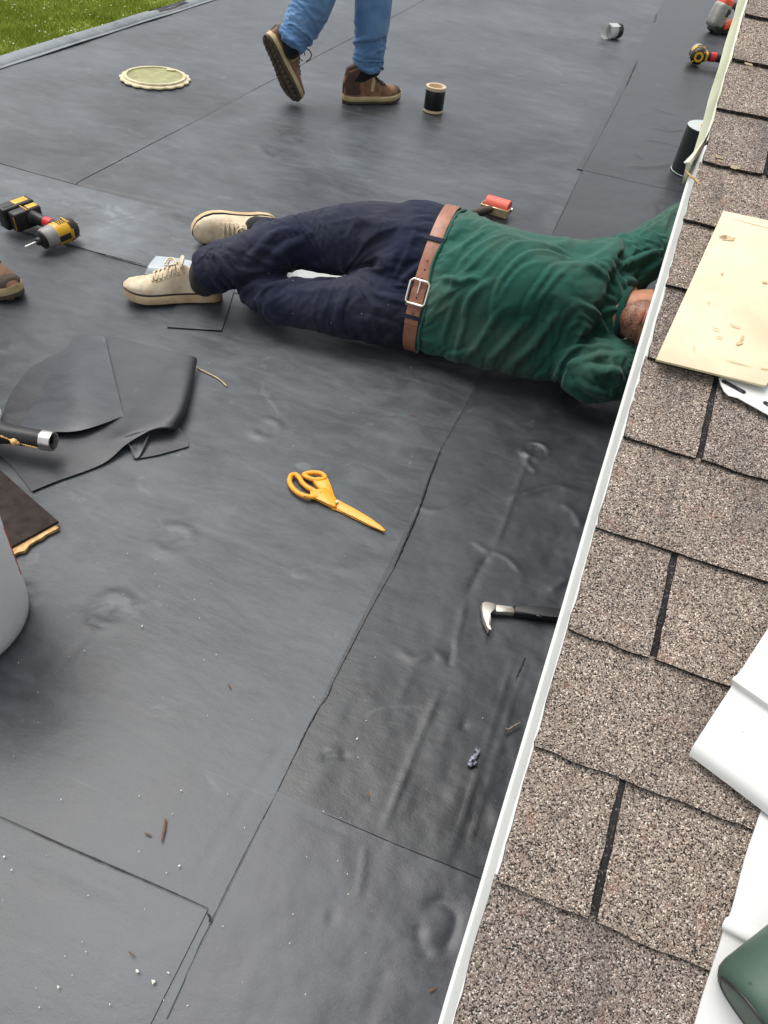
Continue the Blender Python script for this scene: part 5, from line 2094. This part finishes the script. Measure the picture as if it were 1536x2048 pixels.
def sec(top, bot, z, b, sx=0.0, k=0.97, off=0.0):
    m = ((top[0] + bot[0]) / 2, (top[1] + bot[1]) / 2)
    C = at(*m, z)
    a = rad(math.dist(top, bot) / 2, C) / k
    u = (U + Vector((sx, 0, 0))).normalized()
    return (C + F_ * off, a, b, u, F_)


# trousers
hipsec = [sec((893, 424), (830, 690), .172, .120), sec((862, 413), (802, 690), .172, .118), sec((830, 406), (772, 686), .170, .104), sec((800, 404), (745, 682), .170, .080)]
Rth = [((835, 482), .235, 66), ((770, 477), .235, 71), ((700, 479), .225, 69), ((640, 477), .21, 56), ((592, 481), .20, 50), ((545, 498), .195, 51), ((490, 517), .165, 49), ((440, 533), .125, 48), ((408, 547), .098, 45)]
Lth = [((815, 617), .108, 70), ((760, 615), .105, 70), ((690, 615), .100, 62), ((620, 614), .094, 47), ((562, 602), .090, 46), ((528, 580), .090, 45), ((530, 540), .082, 43), ((532, 500), .074, 38), ((536, 470), .066, 36)]


def limb_px(rows, k=1.0, **kw):
    pts = [at(*p, z) for p, z, r in rows]
    return limb(pts, [rad(r, q) * k for (p, z, r), q in zip(rows, pts)], **kw)


parts = [loft(hipsec, 36, 5, 0.15), limb_px(Rth, cap=.12), limb_px(Lth, cap=.12),
         ball(at(700, 560, .14), (.02, .02, .02))][:3]
V, F, Nn = union(parts, .0078, 4)
PT0 = at(700, 545, .25)


def lines_on(P0, n, ux, uy, data, ox=0, oy=0, s=1.0):
    out = []
    for poly, amp, w in data:
        q = []
        for x, y in poly:
            p = on_plane(ox + x * s, oy + y * s, P0, n) - Vector(P0)
            q.append(np.array((p.dot(ux), p.dot(uy))))
        out.append((smooth_poly(q, 5), amp, w))
    return out


UX = Vector((1, 0, 0))
dn = [
    ([(1260, 380), (1340, 310), (1420, 250), (1490, 190)], .006, .011), ([(1230, 360), (1300, 260), (1330, 180), (1350, 100)], .005, .010),
    ([(1130, 390), (1110, 300), (1090, 220)], .004, .010), ([(1180, 370), (1240, 280), (1265, 170), (1270, 90)], .004, .011),
    ([(1400, 330), (1450, 260), (1480, 190)], .004, .008), ([(1380, 120), (1420, 180), (1450, 230)], .003, .008),
    ([(560, 300), (640, 230), (700, 150), (770, 105)], .006, .013), ([(600, 340), (690, 270), (760, 190), (850, 110)], .005, .013),
    ([(740, 350), (790, 290), (850, 255), (930, 240)], .006, .012), ([(830, 360), (880, 310), (960, 290)], .005, .010), ([(620, 410), (700, 385), (770, 360)], .005, .011),
    ([(400, 255), (450, 280), (490, 340), (520, 400)], .006, .011), ([(430, 240), (500, 270), (560, 330)], .004, .011), ([(370, 300), (400, 370), (450, 430)], .004, .009),
    ([(470, 440), (540, 400), (620, 380)], .005, .012),
    ([(620, 520), (720, 580), (860, 620)], .005, .016), ([(640, 600), (760, 640), (900, 650)], .004, .012), ([(600, 440), (640, 520), (700, 570)], .004, .012),
    ([(1060, 420), (1000, 500), (980, 590)], .003, .013), ([(1080, 540), (1200, 560), (1310, 600)], .003, .012), ([(1290, 700), (1305, 620), (1360, 590)], .004, .006),
    ([(1220, 378), (1320, 382), (1410, 392)], .003, .0045), ([(1120, 400), (1180, 430), (1300, 450)], .004, .012), ([(1100, 390), (1150, 480), (1160, 560)], .003, .012),
    ([(740, 400), (800, 420), (900, 410), (1010, 400)], .004, .010), ([(1380, 420), (1360, 500), (1366, 590)], .0025, .005),
]
V = V - Nn * .002
V = fold(V, Nn, PT0, UX, U, F_, lines_on(PT0, F_, UX, U, dn, 230, 380, .43620), -.2, .9, 1.0)
V[:, 2] = np.maximum(V[:, 2], .009)
pin = np.clip((V[:, 0] - float(hipsec[0][0][0]) + .03) / .03, 0, 1)
for q_, r_q in ((at(408, 547, .098), .075), (at(536, 470, .066), .07)):
    pin = np.maximum(pin, np.clip((r_q - np.linalg.norm(V - np.array(q_), axis=1)) / .02, 0, 1))
pin = np.maximum(pin, np.clip((.026 - V[:, 2]) / .012, 0, 1))
V = drape(V, F, Nn, pin, .09, 16, .008, .6, .10)
V, F = densify(V, F, 1)
Nn = mesh_normals(V, F)
V = fold(V, Nn, PT0, UX, U, F_, lines_on(PT0, F_, UX, U, dn, 230, 380, .43620), -.2, .5, .75)
V[:, 2] = np.maximum(V[:, 2], .009)
garment('trousers', V, F, M['denim'], man)

# shirt
tors = [sec((908, 427), (836, 697), .174, .126), sec((930, 433), (868, 704), .176, .128), sec((985, 452), (925, 720), .178, .128), sec((1050, 470), (990, 737), .180, .130),
        sec((1120, 481), (1068, 752), .180, .132), sec((1185, 492), (1138, 762), .178, .126), sec((1228, 515), (1190, 752), .176, .108), sec((1258, 560), (1226, 712), .180, .080)]
rsl = [((1175, 545), .235, 62), ((1225, 540), .25, 62), ((1275, 519), .28, 56), ((1330, 480), .31, 51), ((1388, 442), .34, 48)]
rfa = [((1388, 442), .34, 46), ((1385, 500), .36, 42), ((1360, 550), .34, 36), ((1346, 568), .335, 32)]
lsl = [((1150, 722), .115, 52), ((1185, 740), .112, 60), ((1240, 739), .112, 62), ((1310, 735), .115, 56), ((1380, 722), .125, 50)]
lfa = [((1380, 722), .125, 47), ((1420, 670), .20, 42), ((1440, 620), .27, 36)]
parts = [loft(tors, 40, 5, 0.10), limb_px(rsl), limb_px(rfa, cap=.2), limb_px(lsl), limb_px(lfa, cap=.2)]
V, F, Nn = union(parts, .0078, 3)
PS0 = at(1030, 595, .28)
sf = [
    ([(300, 385), (355, 300), (430, 245), (500, 212), (570, 228)], .006, .010), ([(300, 470), (340, 400), (420, 330), (520, 270), (600, 240), (690, 252)], .006, .010),
    ([(330, 490), (400, 430), (470, 360), (560, 290), (650, 258)], .004, .008), ([(440, 520), (520, 430), (590, 350), (660, 298), (760, 275), (860, 285), (950, 310)], .007, .011),
    ([(500, 800), (505, 680), (540, 560), (600, 470), (680, 390), (760, 350), (850, 340), (950, 355), (1060, 390), (1140, 430)], .007, .010),
    ([(680, 800), (690, 690), (740, 600), (800, 520), (850, 450), (920, 408), (1010, 398), (1110, 418), (1210, 475), (1300, 560)], .007, .011),
    ([(540, 630), (620, 520), (700, 450), (780, 425)], .005, .009), ([(770, 650), (830, 560), (900, 480), (970, 430)], .005, .010),
    ([(225, 478), (280, 490), (330, 515), (390, 500), (440, 512)], .010, .010), ([(320, 710), (370, 620), (430, 560), (490, 525)], .006, .011),
    ([(270, 900), (320, 760), (355, 670)], .004, .011), ([(470, 935), (560, 850), (640, 770), (710, 730)], .006, .013), ([(550, 985), (660, 900), (740, 840), (800, 750)], .006, .013),
    ([(985, 620), (1060, 648), (1110, 660), (1160, 690), (1200, 745)], .007, .010), ([(950, 770), (1010, 738), (1080, 755), (1140, 800), (1205, 795)], .007, .010),
    ([(890, 895), (960, 868), (1040, 848), (1130, 848), (1205, 852)], .006, .009), ([(1140, 650), (1200, 612), (1260, 600), (1320, 610)], .006, .009),
    ([(1190, 350), (1250, 430), (1300, 500), (1360, 555), (1410, 600)], .006, .009), ([(1190, 335), (1260, 395), (1330, 470), (1410, 545)], .005, .009),
    ([(1230, 420), (1280, 510), (1340, 580), (1390, 620)], .005, .008), ([(770, 670), (828, 720), (850, 800), (835, 880)], .005, .010),
    ([(120, 925), (220, 882), (330, 880), (440, 845)], .005, .011), ([(690, 890), (760, 800), (800, 700), (835, 610)], .005, .011),
    ([(960, 450), (965, 540), (1000, 600)], .004, .012), ([(900, 780), (930, 700), (985, 650)], .004, .010), ([(240, 620), (270, 540), (330, 470)], .004, .010),
    ([(200, 800), (250, 700), (300, 600)], .003, .010), ([(600, 960), (760, 990), (900, 1000)], .005, .014), ([(380, 860), (460, 780), (520, 700)], .004, .011),
    ([(1030, 700), (1090, 720), (1150, 770)], .005, .008), ([(1150, 560), (1200, 540), (1250, 560)], .004, .009),
    ([(960, 960), (1040, 928), (1150, 908), (1300, 895)], .008, .013), ([(935, 1010), (980, 1095), (1060, 1155), (1180, 1185)], .009, .012), ([(1030, 985), (1150, 992), (1300, 1015)], .008, .014),
    ([(1010, 1060), (1100, 1110), (1250, 1130)], .008, .012), ([(1180, 920), (1230, 1000), (1290, 1060)], .006, .011), ([(1060, 1000), (1090, 1060), (1170, 1110)], .005, .010), ([(1010, 895), (945, 940), (922, 1010), (905, 1085)], -.009, .008),
    ([(1240, 330), (1330, 290), (1440, 230), (1530, 190)], .007, .011), ([(1290, 420), (1380, 390), (1480, 340)], .008, .013), ([(1330, 380), (1400, 330), (1500, 290)], .006, .010), ([(1380, 470), (1440, 420), (1500, 390)], .006, .011),
]
V = V - Nn * .003
V = fold(V, Nn, PS0, UX, U, F_, lines_on(PS0, F_, UX, U, sf, 800, 370, .35807), -.25, .8, .95)
V[:, 2] = np.maximum(V[:, 2], .013)
pin = np.clip((.020 - (V[:, 0] - float(tors[0][0][0]))) / .02, 0, 1)
pin = np.maximum(pin, np.clip((V[:, 0] - .13) / .04, 0, 1))
pin = np.maximum(pin, np.clip((.125 - np.linalg.norm(V - np.array(at(1262, 634, .205)), axis=1)) / .04, 0, 1))
pin = np.maximum(pin, np.clip((.030 - V[:, 2]) / .012, 0, 1))
V = drape(V, F, Nn, pin, .13, 20, .008, .25, .06)
V, F = densify(V, F, 1)
Nn = mesh_normals(V, F)
V = fold(V, Nn, PS0, UX, U, F_, lines_on(PS0, F_, UX, U, sf, 800, 370, .35807), -.25, .6, .75)
V[:, 2] = np.maximum(V[:, 2], .013)
garment('shirt', V, F, M['shirt'], man)

bm = bmesh.new()
hc, ha, hb, hu, hv_ = tors[0]
hcirc = [hc + Vector((.014, 0, 0)) + hu * ((ha + .0005) * math.cos(q)) + hv_ * ((hb + .0005) * math.sin(q)) + Vector((.006 * math.sin(3 * q + .5) + .004 * math.sin(7 * q), 0, 0)) for q in np.linspace(0, 2 * math.pi, 73)[:-1]]
for p_ in hcirc:
    p_.z = max(p_.z, .014)
b_tube(bm, hcirc, [.0042] * 72, 8, closed=True)
fin('hem', bm, M['shirt'], man, 60)

# the body itself: one continuous surface, mostly inside the clothes
HC = at(1323, 660, .225)
HUP = Vector((1.0, -0.10, 0.02))
HFACE = Vector((-.05, -.74, .62))
hp, hmx = head_parts(HC, HUP, HFACE, 0.95)
core = [(c, a * .86, b * .82, u, v) for c, a, b, u, v in tors]
body = hp + [loft(core, 28, 4, .5), loft([(c, a * .86, b * .70, u, v) for c, a, b, u, v in hipsec[:3]], 28, 4, .3),
             limb_px(Rth[:-2], .72), limb_px(Lth[:-2], .72), limb_px(rsl, .68), limb_px(rfa, .68), limb_px(lsl, .68), limb_px(lfa, .68),
             limb([at(1215, 634, .19), at(1255, 628, .205), at(1300, 626, .215), at(1335, 640, .215)], [.064, .060, .060, .060])]
wr = at(1338, 584, .33)
body += hand(wr, at(1392, 640, .34) - wr, Vector((0, -.3, 1)), 1.0, .7, 1)
wl = at(1442, 612, .28)
body += hand(wl, Vector((-.1, .5, .5)), Vector((-1, 0, 0)), 1.0, .5, -1)
V, F, Nn = union(body, .0036, 3)
V[:, 2] = np.maximum(V[:, 2], .012)
o = garment('body', V, F, M['skin'], man)
add_stubble(o.data, hmx, .92)
eyes_and_hair(hmx, man, .95)
for zz_, sx_, sz_ in ((-.047, .0128, .0058), (-.0565, .0132, .0058)):
    Vl, Fl = ball((.0845, 0, zz_), (.0112, .021, sz_), hmx)
    ml = np_mesh('lips', Vl, np.array(Fl), M['lips'], None)
    link('lips', ml, man)
# collar rib
bm = bmesh.new()
ring_c = at(1247, 632, .197)
cu = (at(1262, 586, .25) - at(1238, 682, .14)).normalized()
cv = (F_ - cu * F_.dot(cu)).normalized()
pts = [ring_c + cu * (.070 * math.cos(a)) + cv * (.066 * math.sin(a)) + Vector((1, 0, 0)) * (-.016 * math.sin(a)) for a in np.linspace(0, 2 * math.pi, 37)[:-1]]
b_tube(bm, pts, [.010] * 36, 10, closed=True, flat=1.0)
fin('collar', bm, M['shirt_rib'], man, 60)
# watch on the wrist
bm = bmesh.new()
wd_ = (at(1338, 584, .33) - at(1372, 525, .345)).normalized()
b_lathe(bm, [(.033, -.009), (.0355, -.009), (.0355, .009), (.033, .009)], frame(wr + wd_ * -.004, Vector((0, 0, 1)).cross(wd_), wd_), 28, True)
for k in range(10):
    a = k * .63
    b_box(bm, (.014, .003, .013), frame(wr + wd_ * -.004, Vector((0, 0, 1)).cross(wd_), wd_) @ Matrix.Rotation(a, 4, 'Z') @ T(.035, 0, 0) @ Matrix.Rotation(R(90), 4, 'Z'), .001, 1)
fin('watch_band', bm, M['steel'], man)

# belt
BC, Ba, Bb, BU, BV = sec((898, 427), (833, 692), .173, .124)
Ba *= 1.012
BX = Vector((1, 0, 0))


def belt_pt(th, w, off=0.0):
    n = (BU * math.cos(th) / Ba + BV * math.sin(th) / Bb).normalized()
    return BC + BU * Ba * math.cos(th) + BV * Bb * math.sin(th) + BX * w + n * off


def belt_strip(name, t0, t1, w0, w1, off, th, m, parent, n=60):
    bm = bmesh.new()
    rows = []
    for k in range(n + 1):
        a = t0 + (t1 - t0) * k / n
        rows.append([bm.verts.new(belt_pt(a, w, o_)) for w, o_ in ((w0, off), (w0, off + th * .8), (w0 + .002, off + th), (w1 - .002, off + th), (w1, off + th * .8), (w1, off))])
    for a, b in zip(rows[:-1], rows[1:]):
        for j in range(6):
            bm.faces.new((a[j], a[(j + 1) % 6], b[(j + 1) % 6], b[j]))
    bm.faces.new(rows[0])
    bm.faces.new(rows[-1])
    return fin(name, bm, m, parent, 50)


def belt_theta(px, py):
    best = min(np.linspace(-.8, 3.6, 900), key=lambda a: (pix(belt_pt(a, 0, .004)) - Vector((px, py))).length)
    return float(best)


belt = belt_strip('belt', -math.pi, math.pi, -.0185, .0185, .002, .004, M['leather'], man, 120)
tb = belt_theta(850, 584)
t_end = belt_theta(837, 650)
belt_strip('belt_tip', tb - .02, t_end, -.019, .019, .0065, .0035, M['leather'], man, 30)
n_b = (BU * math.cos(tb) / Ba + BV * math.sin(tb) / Bb).normalized()
tg = (belt_pt(tb + .02, 0) - belt_pt(tb - .02, 0)).normalized()
bmx = frame(belt_pt(tb + .03, 0, .012), tg, n_b)
bm = bmesh.new()
hw, hl = .0265, .031
q = [Vector((sx * hl, sy * hw, 0)) for sx, sy in ((-1, -.7), (-.8, -1), (0, -1.0), (.8, -1), (1, -.8), (1, 0), (1, .8), (.8, 1), (0, 1), (-.8, 1), (-1, .7), (-1, 0))]
b_tube(bm, [bmx @ p for p in q], [.0036] * 12, 10, closed=True)
b_box(bm, (hl * 1.1, .0045, .003), bmx @ T(-.014, 0, .001), .001, 1)
fin('buckle', bm, M['nickel'], belt)
bm = bmesh.new()
for f in (-.155, -.27, -.385, .10, .21, .32):
    a = tb + f * 1.0
    n_ = (BU * math.cos(a) / Ba + BV * math.sin(a) / Bb).normalized()
    p = belt_pt(a, 0, .0064 if f < 0 else .0102)
    b_cyl(bm, .0024, .0005, frame(p, tg, n_), 12, bev=.0001)
fin('belt_hole', bm, M['black_rubber'], belt)
for px, py, m_, w, nm in ((843, 612, M['leather'], .025, 'belt_keeper'), (838, 636, M['denim'], .029, 'belt_loop'), (880, 484, M['denim'], .029, 'belt_loop')):
    a = belt_theta(px, py)
    belt_strip(nm, a - .03, a + .03, -w, w - .004, .0075 if nm != 'belt_loop' or py > 600 else .006, .0042, m_, man, 5)

# sneakers and socks
h_, t_ = at(446, 602, .0), at(250, 602, .0)
xd = (t_ - h_).normalized()
shoe(man, frame(h_ + Vector((0, 0.0, .009)), xd + Vector((0, 0, .0)), Vector((.05, .10, 1))) @ T(0, 0, 0), (t_ - h_).length, 'low')
Q = [at(426, 538, .115), at(414, 550, .090), at(408, 562, .065)]
V, F = limb(Q, [rad(38, Q[0]), rad(36, Q[1]), rad(31, Q[2])], 20, 4)
bm = bmesh.new()
vs = [bm.verts.new(v) for v in V]
for f in F:
    bm.faces.new([vs[i] for i in f])
fin('sock', bm, M['sock'], man)
upv = Vector((0.05, -.99, .06)).normalized()
h2 = at(541, 452, .050)
xd2 = at(371, 466, .050) - h2
xd2.z = 0
L2 = .292
shoe(man, frame(h2 - upv * .045, xd2, upv), L2, 'low')
Q = [at(548, 470, .066), at(528, 466, .062), at(515, 462, .06)]
V, F = limb(Q, [.052, .050, .046], 20, 4)
bm = bmesh.new()
vs = [bm.verts.new(v) for v in V]
for f in F:
    bm.faces.new([vs[i] for i in f])
fin('sock', bm, M['sock'], man)


# ================================================================== standing figures
def figure(label, loc, legs, chest_dir, hipc, lean, trouser_m, shirt_m, shoes, arm_swing, cuff_r, settle=True):
    """legs: list of (hip, knee, ankle); shoes: list of (matrix, length)."""
    t = thing('person', label, 'person', loc)
    fwd = Vector(chest_dir).normalized()
    lat = Vector((0, 0, 1)).cross(fwd)
    up = (Vector((0, 0, 1)) + fwd * lean).normalized()
    hipc = Vector(hipc)
    parts = [loft([(hipc + up * .13, .165, .115, lat, fwd), (hipc + up * .04, .175, .125, lat, fwd), (hipc - up * .06, .165, .125, lat, fwd)], 28, 4, .4)]
    for hip, knee, ank in legs:
        hip, knee, ank = Vector(hip), Vector(knee), Vector(ank)
        pts = [hip, hip.lerp(knee, .5), knee, knee.lerp(ank, .35), knee.lerp(ank, .7), knee.lerp(ank, .92), ank]
        parts.append(limb(pts, [.098, .092, .079, .080, .074, cuff_r, cuff_r * .95], cap=.15))
    V, F, Nn = union(parts, .0095, 3)
    rr = random.Random(5)
    for hip, knee, ank in legs:                     # creases stacked above the cuffs, each running part of the way round
        ax = np.array((Vector(ank) - Vector(knee)).normalized())
        e1 = np.cross(ax, np.array((0.3, 0.9, 0.1)))
        e1 /= np.linalg.norm(e1)
        e2 = np.cross(ax, e1)
        rel = V - np.array(ank)
        d = rel @ ax
        off = rel - d[:, None] * ax
        near = np.exp(-(np.linalg.norm(off, axis=1) / .15) ** 4) * (d < .03)
        th = np.arctan2(off @ e2, off @ e1)
        D = np.zeros(len(V))
        for q in range(30):
            hgt = -.015 - .36 * rr.random() ** 1.7
            tc, span, slope = rr.uniform(-3.1, 3.1), rr.uniform(.6, 1.5), rr.uniform(-.028, .028)
            amp, w = rr.uniform(.003, .0065) * (1.0 + hgt * 1.2), rr.uniform(.007, .014)
            dth = (th - tc + np.pi) % (2 * np.pi) - np.pi
            tp = np.clip(1 - (dth / span) ** 2, 0, 1)
            x = (d - hgt - slope * dth - .010 * dth ** 2) / w
            D += amp * tp * (np.exp(-x ** 2) - .6 * np.exp(-(x - 1.7) ** 2))
        V = V + Nn * (D * near)[:, None]
    pin = np.clip((V[:, 2] - (min(V[:, 2]) + .62)) / .1, 0, 1)
    for hip, knee, ank in legs:
        ax = np.array((Vector(ank) - Vector(knee)).normalized())
        d = (V - np.array(ank)) @ ax
        pin = np.maximum(pin, (d > -.012) * (np.linalg.norm(V - np.array(ank), axis=1) < .12) * 1.0)
    if settle:
        V = drape(V, F, Nn, pin, .08, 14, .008, .7, .8)
    V, F = densify(V, F, 1)
    Nn = mesh_normals(V, F)
    V = cloth_noise(V, Nn, .002, 9, 61)
    garment('trousers', V, F, trouser_m, t)
    ch = hipc + up * .36
    sh = hipc + up * .50
    tor = [(hipc + up * .05, .178, .128, lat, fwd), (hipc + up * .16, .17, .122, lat, fwd), (ch, .195, .13, lat, fwd), (hipc + up * .46, .19, .11, lat, fwd), (hipc + up * .53, .10, .075, lat, fwd)]
    sparts = [loft(tor, 30, 4, .15)]
    bparts = [loft([(c, a * .85, b * .82, u, v) for c, a, b, u, v in tor], 24, 4, .4), limb([hipc + up * .50, hipc + up * .60, hipc + up * .66 + fwd * .01], [.058, .055, .055])]
    for hip, knee, ank in legs:
        bparts.append(limb([hip, knee, Vector(knee).lerp(Vector(ank), .8), ank], [.075, .055, .036, .030], cap=.3))
    for sd, sw in ((-1, arm_swing), (1, -arm_swing)):
        s0 = sh + lat * sd * .17 - up * .03
        el = s0 - up * .29 + fwd * (sw * .12) + lat * sd * .04
        wr_ = el - up * .22 + fwd * (.10 + sw * .10)
        sparts.append(limb([s0, s0.lerp(el, .5), s0.lerp(el, .85)], [.066, .060, .058], cap=.3))
        bparts.append(limb([s0, s0.lerp(el, .5), el, el.lerp(wr_, .5), wr_], [.048, .045, .038, .036, .027]))
        bparts += hand(wr_, wr_ - el, lat * sd, 1.0, .45, sd)
    hp_, hm = head_parts(hipc + up * .745 + fwd * .025, up, fwd - Vector((0, 0, .25)), 1.0)
    V, F, Nn = union(sparts, .008, 4)
    V = cloth_noise(V, Nn, .006, 11, 71)
    garment('shirt', V, F, shirt_m, t)
    V, F, Nn = union(bparts + hp_, .005, 2)
    o = garment('body', V, F, M['skin'], t)
    add_stubble(o.data, hm, .5)
    eyes_and_hair(hm, t)
    for (mx, L), (hip, knee, ank) in zip(shoes, legs):
        shoe(t, mx, L, 'boot', 'work_boot')
        ank = Vector(ank)
        dn_ = (mx @ Vector((.20 * L, 0, .10))) - ank
        V, F = limb([ank - dn_ * .3, ank, ank + dn_ * .6, ank + dn_], [.042, .041, .039, .036], 18, 3)
        bm = bmesh.new()
        vs = [bm.verts.new(v) for v in V]
        for f in F:
            bm.faces.new([vs[i] for i in f])
        fin('sock', bm, M['sock'], t)
    return t


# the walker: stride lies in a vertical plane through the planted boot
h1 = at(684, 205, ZM)
t1_ = at(799, 200, ZM)
wdir = (t1_ - h1).normalized()
wn = Vector((wdir.y, -wdir.x, 0))                      # towards the camera side
Lb = (t1_ - h1).length


def wp(px, py, base):
    return on_plane(px, py, base, wn)


mf = frame(h1, wdir, Vector((0, 0, 1)))
toe = at(590, 208, ZM)
heel = wp(538, 92, toe)
xr = (toe - heel).normalized()
upr = (wdir * .93 - wn * .42 + Vector((0, 0, .3)))
mr = frame(toe - xr * Lb, xr, upr)
fa = wp(737, 141, h1)
fk = wp(748, -52, h1)
fh = wp(742, -250, h1) - wn * .0
ra_ = wp(580, 92, toe)
rk = wp(655, -60, toe)
rh = wp(748, -250, toe) - wn * .12
hipc = (fh + rh) / 2 + Vector((0, 0, .03))
figure('man in blue jeans and brown hiking boots walking across the flat roof', h1, [(fh, fk, fa), (rh, rk, ra_)], wdir, hipc, .06,
       M['jean'], M['grey_tee'], [(mf, Lb), (mr, Lb)], .8, .066)

# the third person: only a boot toe reaches into the frame at the left
toe3 = at(39, 603, ZM)
x3 = Vector((.96, -.28, 0)).normalized()
m3 = frame(toe3 - x3 * .30, x3, Vector((0, 0, 1)))
lat3 = Vector((0, 0, 1)).cross(x3)
a3 = m3 @ Vector((.06, 0, .12))
m3b = frame(toe3 - x3 * .62 - lat3 * .20, x3, Vector((0, 0, 1)))
b3 = m3b @ Vector((.06, 0, .12))
hip3 = (a3 + b3) / 2 + Vector((0, 0, .80)) - x3 * .04
figure('person whose tan work boot toe pokes in at the left edge', toe3, [(hip3 - lat3 * .09, a3.lerp(hip3 - lat3 * .09, .48) + x3 * .03, a3), (hip3 + lat3 * .09, b3.lerp(hip3 + lat3 * .09, .48) + x3 * .03, b3)],
       x3, hip3, .0, M['khaki'], M['grey_tee'], [(m3, .30), (m3b, .30)], .3, .07, False)
